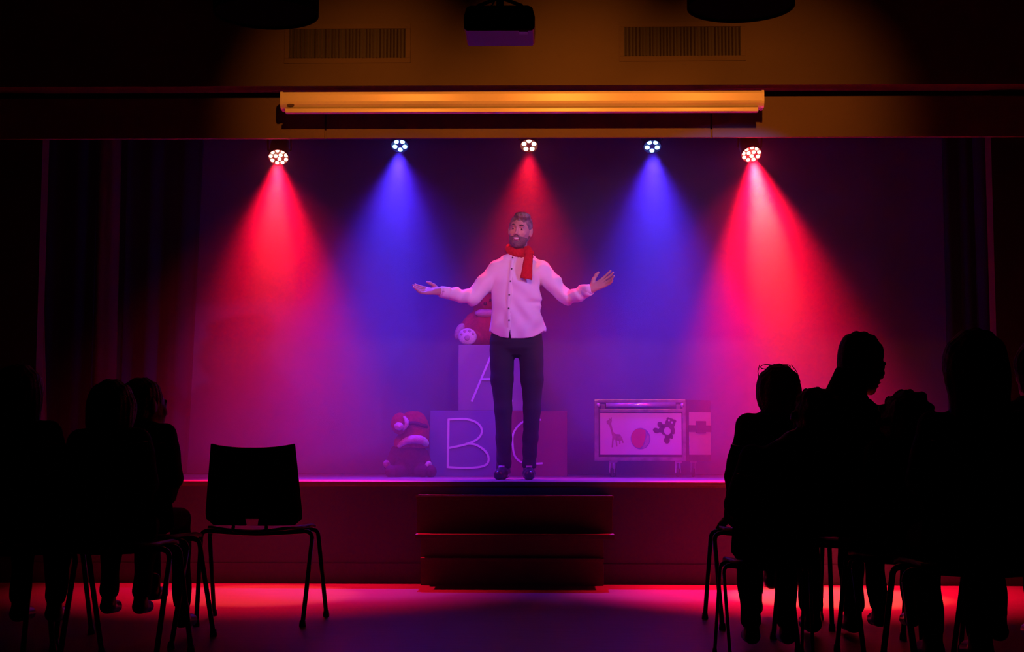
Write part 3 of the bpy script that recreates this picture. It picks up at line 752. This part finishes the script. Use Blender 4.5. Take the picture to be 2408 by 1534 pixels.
    obj('teddy_picture', bm, M['print_brown'], pn)
    bm = B(); blob(bm, 1569, 1014, 8, 9, .3, 4); blob(bm, 1573, 989, 2.2, 2.6, 0, 4); blob(bm, 1580, 994, 2.2, 2.6, 0, 4); obj('teddy_bib_picture', bm, M['poster'], pn)
    # side face panels and latch strap
    a_, b_ = Vector((fw, 0, 0)), Vector((fw + sk, .16, 0)); d_ = (b_ - a_); nrm = Vector((d_.y, -d_.x, 0)).normalized()
    def side(u0, u1, z0, z1, t0, t1, m, nm):
        bm = B(); c = [a_ + d_ * u0, a_ + d_ * u1]
        vs_ = [bm.verts.new((*(p + nrm * t).xy, z)) for z in (z0, z1) for p, t in ((c[0], t0), (c[1], t0), (c[1], t1), (c[0], t1))]
        for f in ((0, 1, 2, 3), (7, 6, 5, 4), (0, 4, 5, 1), (1, 5, 6, 2), (2, 6, 7, 3), (3, 7, 4, 0)): bm.faces.new([vs_[i] for i in f])
        return obj(nm, bm, M[m], g)
    side(.13, .99, K(1640, 1000)[1], K(1640, 969)[1], 0, .004, 'poster', 'side_panel'); side(.13, .99, K(1640, 1070)[1], K(1640, 1016)[1], 0, .004, 'poster', 'side_panel')
    side(.10, 1.0, K(1640, 1016)[1], K(1640, 1000)[1], 0, .008, 'case', 'strap'); side(.38, .75, K(1640, 1018)[1], K(1640, 990)[1], .004, .018, 'case', 'latch')
    # castors
    for x, y, X2 in ((1440, .05, 0), (1596, .05, 0), (1640, .30, 0), (1450, .38, 0)):
        X_ = at(x, 1090, Y).x - pl.x
        w_ = empty('castor', (X_, y, 0)); w_.parent = g
        bm = B(); box(bm, (-.026, -.026, zb_ - .012), (.026, .026, zb_), .002); tube(bm, [(-.014, 0, zb_ - .01), (-.016, .012, .035)], .007, 8); tube(bm, [(.014, 0, zb_ - .01), (.016, .012, .035)], .007, 8)
        obj('fork', bm, M['bright_alu'], w_)
        bm = B(); lathe(bm, [(0, -.012), (.030, -.012), (.034, -.006), (.034, .006), (.030, .012), (0, .012)], 20, Matrix.Translation((0, .012, .035)) @ Matrix.Rotation(R(90), 4, 'Y')); obj('wheel', bm, M['dark'], w_, True)
flight_case()

# ================================================================== THE PERFORMER
def performer():
    g = empty('person', (MAN.x, 10.0, ZS), label='performer on stage in white shirt and red scarf, both arms spread', cat='person')
    sc = 343.0; X_ = lambda px: (px - 1215) / sc; Z_ = lambda py: (1127 - py) / sc
    V = .0042
    shL, shR = (X_(1168), .02, Z_(629)), (X_(1271), .02, Z_(629))
    elL, elR = (X_(1112), -.03, Z_(701)), (X_(1334), -.03, Z_(702))
    wrL, wrR = (X_(1036), -.17, Z_(691)), (X_(1388), -.17, Z_(686))
    T = Matrix.Translation((X_(1222), -.025, Z_(541))) @ Euler((R(2), R(7), R(-10))).to_matrix().to_4x4()
    F = Field((-.80, -.34, -.0), (.74, .20, 1.90), V)
    head_field(F, T)
    F.cone((X_(1220), .01, Z_(565)), (X_(1216), .025, Z_(605)), .056, .062, .02)
    F.loft([(.90, 0, .02, .155, .10), (1.02, 0, .015, .145, .10), (1.15, 0, .01, .13, .09), (1.35, 0, .01, .155, .105), (1.47, 0, .02, .15, .09), (1.54, .005, .02, .08, .06)], .03)
    for sh, el, wr, sd in ((shL, elL, wrL, -1), (shR, elR, wrR, 1)):
        F.chain([sh, el], [.048, .034], .03); F.chain([el, tuple(el[i] * .6 + wr[i] * .4 for i in range(3)), wr], [.034, .034, .026], .012)
    fL = Vector((-.96, -.25, .02)); fR = Vector((.86, -.22, .44))
    hand_field(F, wrL, fL, Vector((.1, .75, .65)), Vector((-.05, -.65, .75)), 1.04, .30, .16)
    hand_field(F, wrR, fR, Vector((-.35, .5, .75)), Vector((-.30, -.75, .55)), 1.04, .22, .20)
    for hip, kn, an in ((X_(1182), X_(1183), X_(1187)), (X_(1246), X_(1251), X_(1243))):
        F.chain([(hip, .02, .92), (kn, 0, .50)], [.070, .050], .02); F.chain([(kn, 0, .50), (kn * .5 + an * .5, .015, .34), (an, .03, .09)], [.050, .048, .034], .015)
        F.chain([(an, .04, .055), (an - .01, -.10, .04)], [.036, .030], .02)
    link('body', F.mesh('body'), M['skin'], g)
    # trousers
    F = Field((-.26, -.18, .05), (.26, .20, 1.08), .006)
    F.loft([(.85, 0, .02, .10, .07), (.90, 0, .02, .165, .112), (.94, X_(1213), .02, .182, .122), (1.04, 0, .015, .168, .115)], .03)
    for s_, hip, kn, an in ((-1, X_(1180), X_(1183), X_(1186)), (1, X_(1248), X_(1251), X_(1244))):
        F.chain([(hip, .02, .88), (hip * .5 + kn * .5 + s_ * .004, .01, .68), (kn, 0, .48), (kn * .45 + an * .55, .015, .28), (an, .02, .09)], [.088, .076, .059, .052, .047], .02)
    F.cone((0, .02, .90), (0, .02, .865), .05, .03, .03)
    F.warp(lambda X, Y, Z: .003 * np.sin(55 * Z + 12 * X + 6 * np.sin(9 * Z)) * np.exp(-((Z - .12) / .16) ** 2) + .002 * np.sin(40 * Z + 25 * np.abs(X)) * np.exp(-((Z - .85) / .1) ** 2))
    F.cut((0, 0, -1), -.075); F.cut((0, 0, 1), 1.04)
    link('trousers', F.mesh('trousers'), M['trousers'], g)
    for an, dx in ((X_(1187), -.03), (X_(1243), .005)):
        F = Field((an - .10, -.24, 0), (an + .08, .10, .13), .004)
        F.chain([(an + dx * 1.2, -.175, .032), (an + dx * .6, -.09, .040), (an, .03, .048)], [.034, .040, .038], .02); F.cone((an, .03, .04), (an, .025, .10), .034, .038, .015)
        F.cut((0, 0, -1), -.001); s_ = link('shoe', F.mesh('shoe'), M['shoe'], g)
        bm = B()
        for k in range(3): tube(bm, [(an + dx * .7 - .02, -.085 + .025 * k, .078 + .006 * k), (an + dx * .7 + .02, -.08 + .025 * k, .078 + .006 * k)], .003, 6)
        obj('laces', bm, M['letter'], s_)
    # shirt
    F = Field((-.60, -.30, .90), (.60, .22, 1.62), V)
    F.loft([(.94, .004, .018, .180, .128), (1.02, .004, .012, .184, .130), (1.12, .002, .008, .180, .122), (1.22, -.002, .006, .172, .118), (1.34, -.004, .01, .174, .122), (1.43, .0, .018, .176, .112), (1.49, .004, .022, .158, .09), (1.53, .008, .022, .122, .076), (1.565, .014, .02, .064, .062)], .03, 2.2)
    for sh, el, wr, sd in ((shL, elL, wrL, -1), (shR, elR, wrR, 1)):
        mid = tuple(el[i] * .5 + wr[i] * .5 for i in range(3)); cuff = tuple(el[i] * .08 + wr[i] * .92 for i in range(3))
        sh2 = (sh[0] * 1.0, sh[1], sh[2] - .012)
        F.chain([sh2, tuple(sh[i] * .5 + el[i] * .5 for i in range(3)), el], [.070, .060, .053], .022); F.chain([el, mid, cuff], [.053, .046, .037], .014)
    def fold(X, Y, Z):
        f = .0045 * np.sin(34 * Z + 22 * X + 3 * np.sin(11 * X)) * np.exp(-((Z - 1.14) / .10) ** 2) * np.clip(.6 + 3 * X, .25, 1.4)
        f = f + .004 * np.sin(60 * Z - 26 * X + 4 * np.sin(7 * Z)) * np.exp(-((np.abs(X) - .17) / .07) ** 2) * np.exp(-((Z - 1.40) / .07) ** 2)
        f = f + .0028 * np.sin(75 * X + 45 * Z * np.sign(X)) * np.exp(-((np.abs(X) - .36) / .09) ** 2)
        f = f + .0035 * np.sin(48 * X - 14 * Z + 3 * np.sin(14 * Z)) * np.exp(-((Z - 1.0) / .08) ** 2)
        f = f + .004 * np.sin(30 * (X + Z) + 2) * np.exp(-((Z - 1.33) / .08) ** 2) * (X > -.03)
        f = f + .004 * np.exp(-((Z - 1.195 - .10 * X) / .018) ** 2) * np.clip(X * 9, 0, 1) * (np.abs(X) < .22)
        return f
    F.warp(lambda X, Y, Z: 2.4 * fold(X, Y, Z))
    # curved shirt-tail hem
    Xg, Yg, Zg = F.ax[0][:, None, None], F.ax[1][None, :, None], F.ax[2][None, None, :]
    hem = .957 + .055 * np.clip(np.abs(Xg) / .18, 0, 1) ** 3 + 0 * Yg
    D_ = (hem - Zg).astype(np.float32); tors = (np.abs(Xg) < .26)
    F.D = np.where(tors, np.maximum(F.D, D_), F.D).astype(np.float32)
    # front slit at the hem
    slit = np.maximum(np.abs(Xg - X_(1199)) - np.clip((1.022 - Zg) * .12, 0, .01), np.maximum(Yg + .02, Zg - 1.022))
    F.D = np.maximum(F.D, -slit.astype(np.float32) + 0 * F.D)
    # stand collar opening
    F.ell((X_(1218), .01, 1.60), (.05, .05, .06), .01, 'sub')
    sh_ = link('shirt', F.mesh('shirt'), M['shirt'], g)
    # placket, buttons
    bm = B(); pz = [1.51, 1.44, 1.36, 1.27, 1.18, 1.09, 1.03]
    py_ = lambda z: float(np.interp(z, [.94, 1.02, 1.12, 1.22, 1.34, 1.44, 1.51, 1.53], [.11, .118, .112, .11, .112, .094, .063, .05]))
    px_ = lambda z: float(np.interp(z, [1.02, 1.2, 1.5], [X_(1198), X_(1196), X_(1205)]))
    P3 = [(px_(z), -py_(z) - .001, z) for z in np.linspace(1.03, 1.50, 22)]
    rows = [[bm.verts.new((x + dx, y - dy, z)) for dx, dy in ((-.013, -.004), (-.012, .003), (.012, .003), (.013, -.004))] for x, y, z in P3]
    for a, b in zip(rows, rows[1:]):
        for k in range(3): bm.faces.new((a[k], a[k + 1], b[k + 1], b[k]))
    o = obj('placket', bm, M['shirt'], sh_, True)
    me = None
    for ypx in (607, 635, 665, 697, 729, 757):
        z = Z_(ypx)
        if me is None:
            bm = B(); lathe(bm, [(0, 0), (.006, 0), (.006, .003), (0, .004)], 12, Matrix.Rotation(R(90), 4, 'X')); o = obj('button', bm, M['button'], sh_); me = o.data
        else: o = link('button', me, None, sh_)
        o.location = (px_(z), -py_(z) - .0065, z)
    for (wr, el, sd) in ((wrL, elL, -1), (wrR, elR, 1)):
        a = Vector(wr) * .97 + Vector(el) * .03; b = Vector(wr) * .74 + Vector(el) * .26
        bm = B(); tube(bm, [b, b * .5 + a * .5, a], [.043, .0415, .039], 20, caps=False)
        cf = obj('cuff', bm, M['shirt'], sh_, True); md = cf.modifiers.new('t', 'SOLIDIFY'); md.thickness = .003
        bm = B(); lathe(bm, [(0, 0), (.006, 0), (.006, .003), (0, .004)], 12, Matrix.Rotation(R(90), 4, 'X')); o = obj('button', bm, M['button'], sh_); c = a * .6 + b * .4; o.location = (c.x, c.y - .0405, c.z)
    # scarf: loop round the neck and one hanging end
    F = Field((-.13, -.16, 1.48), (.17, .14, 1.66), .004)
    ring = [(X_(1219) + .072 * math.cos(a), .015 + .074 * math.sin(a), 1.568 - .028 * max(0, -math.sin(a)) - .010 * math.cos(a) + .012) for a in np.linspace(0, 2 * PI, 20)]
    F.chain(ring, [.025] * 20, .006, sq=(.75, .75, 1.25))
    F.chain([(X_(1240), -.045, 1.575), (X_(1244), -.085, 1.545), (X_(1246), -.10, 1.51)], [.026, .027, .020], .012, sq=(1.1, .6, 1))
    F.warp(lambda X, Y, Z: .0018 * np.sin(170 * Z + 20 * np.arctan2(Y, X)))
    sf_ = link('scarf', F.mesh('scarf'), M['scarf'], g); tag(sf_, 'red knitted scarf')
    bm = B(); n = 16; rows = []
    for i in range(n + 1):
        t = i / n; z = Z_(600) + (Z_(660) - Z_(600)) * t; xl_ = X_(1235 + (1223.5 - 1235) * t); xr_ = X_(1252 - 1.5 * t)
        y = -.100 - .032 * math.sin(min(1, t * 1.6) * PI / 2)
        rows.append([bm.verts.new((xl_ + (xr_ - xl_) * u, y - .012 * math.sin(PI * u) + .002 * math.sin(9 * t + 5 * u), z + (-.004 * (u - .5) * 4 if i == n else 0))) for u in np.linspace(0, 1, 7)])
    for a, b in zip(rows, rows[1:]):
        for k in range(6): bm.faces.new((a[k], a[k + 1], b[k + 1], b[k]))
    o = obj('scarf_end', bm, M['scarf'], sf_, True); md = o.modifiers.new('t', 'SOLIDIFY'); md.thickness = .010; md.offset = 0
    # hair
    F = Field((X_(1222) - .14, -.20, 1.60), (X_(1222) + .14, .16, 1.90), .004)
    e = lambda c, r, k=.012, op='add', rot=None: F.ell(c, r, k, op, rot, T)
    e((0, .022, .034), (.080, .099, .094)); e((.012, -.045, .098), (.055, .052, .028), .02); e((.035, -.03, .100), (.035, .05, .022), .015); e((0, .05, -.02), (.068, .06, .07), .02)
    e((0, -.115, -.045), (.098, .105, .110), .012, 'sub')
    for s_ in (-1, 1): e((s_ * .085, -.01, -.055), (.03, .05, .055), .008, 'sub')
    F.warp(lambda X, Y, Z: .0016 * np.sin(220 * X + 40 * Y + 60 * Z))
    link('hair', F.mesh('hair'), M['hair'], g)
    # beard and moustache
    F = Field((X_(1217) - .12, -.20, 1.54), (X_(1217) + .12, .10, 1.76), .0035)
    e((0, -.018, -.028), (.068, .083, .093)); e((0, -.04, -.078), (.051, .050, .043), .03); e((0, -.078, -.102), (.023, .021, .0195), .022)
    e((0, -.02, .055), (.2, .2, .110), .004, 'sub'); e((0, .085, 0), (.12, .085, .2), .006, 'sub')
    e((0, -.115, -.062), (.030, .05, .024), .006, 'sub')
    F.chain([tuple(T @ Vector(p)) for p in ((-.030, -.088, -.070), (-.018, -.100, -.051), (0, -.106, -.046), (.018, -.100, -.051), (.030, -.088, -.070))], [.004, .005, .0055, .005, .004], .004)
    F.warp(lambda X, Y, Z: .0008 * np.sin(400 * X) * np.sin(380 * Z))
    link('beard', F.mesh('beard'), M['short_beard'], g)
    def hp(x, y, z): return T @ Vector((x, y, z))
    bm = B()
    for s_ in (-1, 1): tube(bm, [hp(s_ * .014, -.102, .026), hp(s_ * .030, -.101, .031), hp(s_ * .048, -.086, .025)], [.004, .005, .002], 8)
    obj('eyebrows', bm, M['beard'], g, True)
    bm = B()
    for s_ in (-1, 1): bmesh.ops.create_uvsphere(bm, u_segments=12, v_segments=8, radius=.0062, matrix=Matrix.Translation(hp(s_ * .031, -.0895, .003)))
    obj('eyes', bm, M['eye'], g, True)
    bm = B(); tube(bm, [hp(-.019, -.099, -.061), hp(-.010, -.106, -.064), hp(0, -.108, -.065), hp(.010, -.106, -.064), hp(.019, -.099, -.061)], [.002, .0042, .0048, .0042, .002], 8); obj('teeth', bm, M['tooth'], g, True)
    bm = B(); tube(bm, [hp(-.022, -.097, -.061), hp(-.010, -.106, -.0715), hp(0, -.108, -.0725), hp(.010, -.106, -.0715), hp(.022, -.097, -.061)], [.002, .0035, .004, .0035, .002], 8); obj('lips', bm, M['lip'], g, True)
performer()

# ================================================================== CHAIRS
def make_chair():
    g = empty('chair', (0, 0, 0))
    zs = .435
    # back shell: trapezoid, curved about z, concave top edge
    bm = B(); nx, nz = 14, 12; rows = []
    for j in range(nz + 1):
        t = j / nz; z = zs + .02 + (.375) * t; hw = .232 * (1 - t) + .197 * t if t > .12 else .19 + (.042) * (t / .12) ** .5
        row = []
        for i in range(nx + 1):
            u = -1 + 2 * i / nx; dip = -.022 * (1 - u * u) * (t > .97)
            y = -.20 - .05 * t + .045 * (1 - u * u) * -1 + .045
            row.append(bm.verts.new((u * hw, y, z + dip)))
        rows.append(row)
    for j in range(nz):
        for i in range(nx):
            if j == 0 and 6 <= i <= 7: continue
            bm.faces.new((rows[j][i], rows[j][i + 1], rows[j + 1][i + 1], rows[j + 1][i]))
    o = obj('backrest', bm, M['black'], g, True); md = o.modifiers.new('t', 'SOLIDIFY'); md.thickness = .012
    bm = B(); rows = []
    for j in range(11):
        t = j / 10; y = -.225 + .435 * t; hw = .15 + .07 * min(1, t * 5) if t < .2 else .22
        rows.append([bm.verts.new((u * hw, y, zs + .002 + .014 * u * u - .016 * max(0, t - .8) * 5 * (1 if t > .8 else 0) * .8)) for u in np.linspace(-1, 1, 11)])
    for a, b in zip(rows, rows[1:]):
        for k in range(10): bm.faces.new((a[k], a[k + 1], b[k + 1], b[k]))
    o = obj('seat', bm, M['black'], g, True); md = o.modifiers.new('t', 'SOLIDIFY'); md.thickness = .012
    bm = B(); tube(bm, smooth_pts([(-.075, -.235, zs + .02), (-.07, -.245, zs - .0), (0, -.25, zs - .008), (.07, -.245, zs - .0), (.075, -.235, zs + .02)]), .008, 8); obj('handle', bm, M['black'], g, True)
    for s_ in (-1, 1):
        for yf, yt, xf in ((-.215, -.10, .245), (.215, .06, .275)):
            bm = B(); tube(bm, [(s_ * .262, yt, zs - .045), (s_ * xf, yf, .012)], .0105, 10); lg = obj('leg', bm, M['chrome'], g, True)
            bm = B(); lathe(bm, [(0, 0), (.015, 0), (.016, .008), (.013, .03), (0, .03)], 12, Matrix.Translation((s_ * xf, yf, 0))); obj('foot_cap', bm, M['black'], lg, True)
    for yt in (-.10, .06):
        bm = B(); tube(bm, smooth_pts([(-.262, yt, zs - .045), (-.256, yt, zs - .022), (-.235, yt, zs - .010), (-.19, yt, zs - .012), (0, yt, zs - .022), (.19, yt, zs - .012), (.235, yt, zs - .010), (.256, yt, zs - .022), (.262, yt, zs - .045)], 4), .0105, 10); obj('frame', bm, M['chrome'], g, True)
    return g
chair0 = make_chair(); first = [True]
def place_chair(x, y, rz, label, s=1.0):
    c = chair0 if first[0] else copy_tree(chair0); first[0] = False
    c.location = (x, y, 0); c.rotation_euler = (0, 0, rz); c.scale = s if isinstance(s, tuple) else (s, s, s)
    return tag(c, label, 'chair', 'audience chairs')
cx0 = at(612, 1240, 6.9).x
place_chair(cx0, 6.93, R(-2), 'empty black stacking chair with metal legs, left of the steps')

# ================================================================== THE AUDIENCE
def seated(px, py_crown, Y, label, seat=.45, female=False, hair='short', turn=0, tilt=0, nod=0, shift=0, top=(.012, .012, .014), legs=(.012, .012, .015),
           arms='lap', lean=0, chair=None, chair_s=1.0, width=1.0, glasses=False, yaw=0, feet=None, vox=.0085, bodyx=None, hs=None, shf=.575, chair_px=None, chair_yaw=None):
    """a seated figure facing the stage, built facing -Y and turned round"""
    hp_ = at(px, py_crown, Y); xb = at(bodyx, py_crown, Y).x if bodyx else hp_.x
    sit = hp_.z - seat - .012; s = sit / .86; s_h = hs or (.55 * s + .45)  # children keep larger heads
    g = empty('person', (xb, Y, 0), PI + yaw, label, 'person')
    dx = -(hp_.x - xb); w_ = width
    hz = seat + sit - .125 * s_h; T = Matrix.Translation((dx, -.035 * s - lean, hz)) @ Euler((R(nod), R(-tilt), R(turn))).to_matrix().to_4x4() @ Matrix.Scale(s_h, 4)
    hipz = seat + .09 * s; shz = seat + shf * s; sw = .165 * s * w_
    ly = .44 * s; kz = seat + .055 * s; fz = .07
    fy = -.36 * s; fz = .08 if seat >= .44 and s > .9 else max(.08, kz - .40 * s)
    lo = (-.42 * max(s, .9) - abs(dx), -.72, 0); hi = (.42 * max(s, .9) + abs(dx), .26, hp_.z + .08)
    kn = [(sg * .10 * s, -ly, kz) for sg in (-1, 1)]; ft = feet or [(sg * .09 * s, fy, fz) for sg in (-1, 1)]
    if arms == 'lap':
        el = [(sg * (sw + .05 * s), .0 - lean * .3, seat + .30 * s) for sg in (-1, 1)]; wr = [(sg * .10 * s, -.24 * s, seat + .17 * s) for sg in (-1, 1)]
    elif arms == 'side':  # one arm down to the chair, one on the lap
        el = [(-(sw + .06 * s), .0, seat + .30 * s), (sw + .085 * s, .06, seat + .27 * s)]; wr = [(-.10 * s, -.24 * s, seat + .17 * s), (sw + .065 * s, -.03, seat + .07)]
    bdy = Field(lo, hi, vox)
    head_field(bdy, T, ears=True)
    nb = (dx * .35, .0 - lean * .5, shz + .04 * s)
    bdy.cone(tuple(T @ Vector((0, .02, -.06))), nb, .052 * s_h, .058 * s, .02)
    def torso(F, o):
        F.loft([(seat + .01, 0, .02, .165 * s * w_ + o, .125 * s + o), (seat + .12 * s, 0, .02, .165 * s * w_ + o, .125 * s + o), (seat + .28 * s, 0, .01 - lean * .2, .135 * s * w_ + o, .105 * s + o), (seat + .46 * s, dx * .1, -lean * .4, .16 * s * w_ + o, .11 * s + o), (shz - .02, dx * .2, -lean * .5, sw + o, .085 * s + o), (shz + .05 * s, dx * .3, -lean * .5, .07 * s + o, .055 * s + o)], .03)
    torso(bdy, 0)
    for i in (0, 1):
        sg = (-1, 1)[i]; sh = (sg * sw + dx * .2, -lean * .5, shz - .035 * s)
        bdy.chain([sh, el[i]], [.048 * s, .038 * s], .02); bdy.chain([el[i], wr[i]], [.036 * s, .024 * s], .01)
        f = Vector((-sg * .45, -.85, -.2)) if not (arms == 'side' and i == 1) else Vector((.35, -.5, -.35))
        hand_field(bdy, wr[i], f, Vector((-sg * .8, .4, .3)), Vector((0, .2, -1)), .95 * s, .35, .10, 1.1)
        bdy.chain([(sg * .085 * s, 0, seat + .08 * s), kn[i]], [.075 * s, .052 * s], .02); bdy.chain([kn[i], ft[i]], [.048 * s, .032 * s], .012)
        bdy.cone(ft[i], (ft[i][0], ft[i][1] - .10 * s, max(ft[i][2] - .03, .03)), .032 * s, .026 * s, .012)
    bdy.cut((0, 0, -1), -.002)
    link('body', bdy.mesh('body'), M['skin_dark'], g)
    # top
    F = Field(lo, hi, vox); torso(F, .014)
    for i in (0, 1):
        sg = (-1, 1)[i]; sh = (sg * sw + dx * .2, -lean * .5, shz - .035 * s)
        F.chain([sh, el[i]], [.062 * s, .055 * s], .03)
        F.chain([el[i], tuple(Vector(el[i]) * .2 + Vector(wr[i]) * .8)], [.052 * s, .042 * s], .012)
    F.cone(tuple(T @ Vector((.01, .05, -.075))), (nb[0] + .05, nb[1] + .035, shz + .03), .060, .085, .04) if shf == .525 else None
    F.warp(lambda X, Y_, Z: .004 * np.sin(38 * Z + 18 * X + 3 * np.sin(9 * X)) * np.sin(13 * Y_ + 9 * Z)); F.cut((0, 0, -1), -(seat + .012))
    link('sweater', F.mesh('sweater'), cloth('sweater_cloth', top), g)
    # trousers
    F = Field(lo, hi, vox)
    F.loft([(seat + .012, 0, .02, .172 * s * w_, .132 * s), (seat + .10 * s, 0, .02, .17 * s * w_, .13 * s)], .03)
    for i in (0, 1):
        sg = (-1, 1)[i]; F.chain([(sg * .088 * s, 0, seat + .088 * s), kn[i]], [.085 * s, .066 * s], .02); F.chain([kn[i], tuple(Vector(kn[i]) * .12 + Vector(ft[i]) * .88)], [.062 * s, .050 * s], .012)
    F.warp(lambda X, Y_, Z: .003 * np.sin(45 * Z + 22 * Y_)); F.cut((0, 0, -1), -.05)
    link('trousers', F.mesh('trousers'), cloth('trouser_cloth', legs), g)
    for i in (0, 1):
        F = Field((ft[i][0] - .10, ft[i][1] - .24, max(0, ft[i][2] - .10)), (ft[i][0] + .10, ft[i][1] + .12, ft[i][2] + .06), .006)
        F.chain([(ft[i][0], ft[i][1] - .14 * s, ft[i][2] - .035), (ft[i][0], ft[i][1] + .02, ft[i][2] - .025)], [.036 * s, .040 * s], .02); F.cone((ft[i][0], ft[i][1], ft[i][2] - .02), (ft[i][0], ft[i][1], ft[i][2] + .03), .038 * s, .040 * s, .015)
        F.cut((0, 0, -1), -(max(0, ft[i][2] - .075) + .002)); link('shoe', F.mesh('shoe'), M['shoe'], g)
    # hair
    F = Field((T.translation.x - .24, T.translation.y - .24, hz - .40), (T.translation.x + .24, T.translation.y + .26, hz + .22), .006)
    e = lambda c, r, k=.012, op='add', rot=None: F.ell(c, r, k, op, rot, T)
    e((0, .022, .034), (.080, .102, .092)); e((0, .05, -.015), (.070, .06, .07), .02)
    if hair == 'bob': e((0, .03, .02), (.092, .105, .108)); e((0, .05, -.045), (.080, .07, .06), .03)
    if hair == 'curly':
        e((0, .03, .02), (.098, .112, .105))
        rg = random.Random(int(px))
        for k in range(46):
            a, b = rg.uniform(0, 2 * PI), rg.uniform(-.5, 1.3); c = Vector((math.cos(a) * math.cos(b) * .095, .03 + math.sin(a) * math.cos(b) * .105, .02 + math.sin(b) * .10))
            e(tuple(c), (.020, .020, .020), .008)
    if hair == 'long':
        e((0, .03, .02), (.102, .115, .110)); e((0, .055, -.07), (.100, .075, .13), .04); e((0, .06, -.17), (.095, .055, .08), .04)
    e((0, -.13, -.05), (.092, .115, .125), .012, 'sub')
    F.warp(lambda X, Y_, Z: .0025 * np.sin(150 * X + 20 * Z) + .0015 * np.sin(260 * Y_ + 90 * X))
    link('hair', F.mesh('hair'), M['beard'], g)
    if glasses:  # pushed up into the hair
        gl = None; bm = B(); hp3 = lambda x, y, z: T @ Vector((x, y, z))
        for s_ in (-1, 1):
            ring = [hp3(s_ * .036 + .026 * math.cos(a), -.045 + .012 * math.sin(a), .122 + .009 * math.sin(a)) for a in np.linspace(0, 2 * PI, 17)]
            tube(bm, ring, .0022, 6); tube(bm, [hp3(s_ * .066, -.045, .130), hp3(s_ * .080, .0, .10), hp3(s_ * .083, .06, .055)], .002, 6)
        tube(bm, [hp3(-.008, -.047, .132), hp3(.008, -.047, .132)], .0022, 6)
        tag(obj('glasses', bm, M['dark'], None, True), 'thin framed glasses pushed up on top of the short-haired woman\'s head', 'glasses')
        bpy.data.objects['glasses'].matrix_world = Matrix.Translation(g.location) @ Matrix.Rotation(PI + yaw, 4, 'Z')
    if chair: place_chair(at(chair_px, 1200, Y).x if chair_px else xb, Y + .02, yaw if chair_yaw is None else chair_yaw, chair, chair_s)
    return g

seated(1830, 853, 6.85, 'woman with glasses pushed up in short hair, arm resting on her chair', hair='bob', arms='side', top=(.03, .018, .035), chair='chair with a bent metal frame under the woman with glasses', glasses=True, feet=[(.0, -.30, .20), (.10, -.16, .09)], hs=1.14, chair_px=1808)
seated(2036, 773, 6.1, 'tall short-haired man, head turned and bowed towards the right', hair='short', turn=-62, nod=14, tilt=6, bodyx=1985, lean=.04, width=.98, chair='chair under the tall short-haired man', hs=1.02, shf=.525)
seated(1925, 908, 5.65, 'child with tousled hair directly left of the tall man, on a small chair', seat=.36, hair='curly', chair='small child-sized chair nearest the camera, under the tousled child', chair_s=(.62, .8, .86), hs=.95, bodyx=1828, chair_px=1796, shf=.56)
seated(2132, 915, 5.75, 'child with curly hair between the tall man and the long-haired woman', seat=.40, hair='curly', chair='chair under the curly-haired child right of the tall man', chair_s=.9, hs=1.04)
seated(2292, 768, 4.7, 'long-haired woman closest to the camera on the right side', hair='long', width=1.0, chair='chair under the long-haired woman on the right', hs=.98, shf=.53)
seated(2442, 790, 5.3, 'person cut off by the right edge of the picture', hair='bob', chair='chair under the person cut off by the right edge')
seated(45, 852, 5.5, 'long-haired person at the far left edge of the picture', hair='long', hs=.90, chair='chair under the person at the far left edge', shf=.56)
seated(264, 888, 5.6, 'short-haired child on the left, head lower and nearer than its neighbour', hair='bob', seat=.45, hs=1.02, bodyx=262, chair='chair under the short-haired child on the left')
seated(338, 882, 6.15, 'seated boy in a sweater beside the empty chair, head turned right', hair='short', turn=-32, hs=.96, seat=.45, bodyx=325, chair='chair left of the empty chair, under the boy', feet=[(-.16, -.16, .10), (-.05, -.10, .22)], yaw=R(-6))

# ================================================================== HAZE
def haze(y0, y1, dens, label, top=ZC - .02):
    bm = B(); box(bm, (-XW + .02, y0, .01), (XW - .02, y1, top))
    hz = bpy.data.materials.new('haze'); hz.use_nodes = True; nt = hz.node_tree; nt.nodes.remove(nt.nodes['Principled BSDF'])
    v = nt.nodes.new('ShaderNodeVolumeScatter'); v.inputs['Density'].default_value = dens; v.inputs['Anisotropy'].default_value = .2
    nt.links.new(v.outputs[0], nt.nodes['Material Output'].inputs['Volume'])
    tag(obj('haze', bm, hz), label, 'haze', kind='stuff')
haze(8.98, 12.45, .11, 'smoke haze filling the stage and catching the coloured beams')
haze(5.4, 8.97, .008, 'very thin haze drifting over the floor in front of the stage', 2.3)
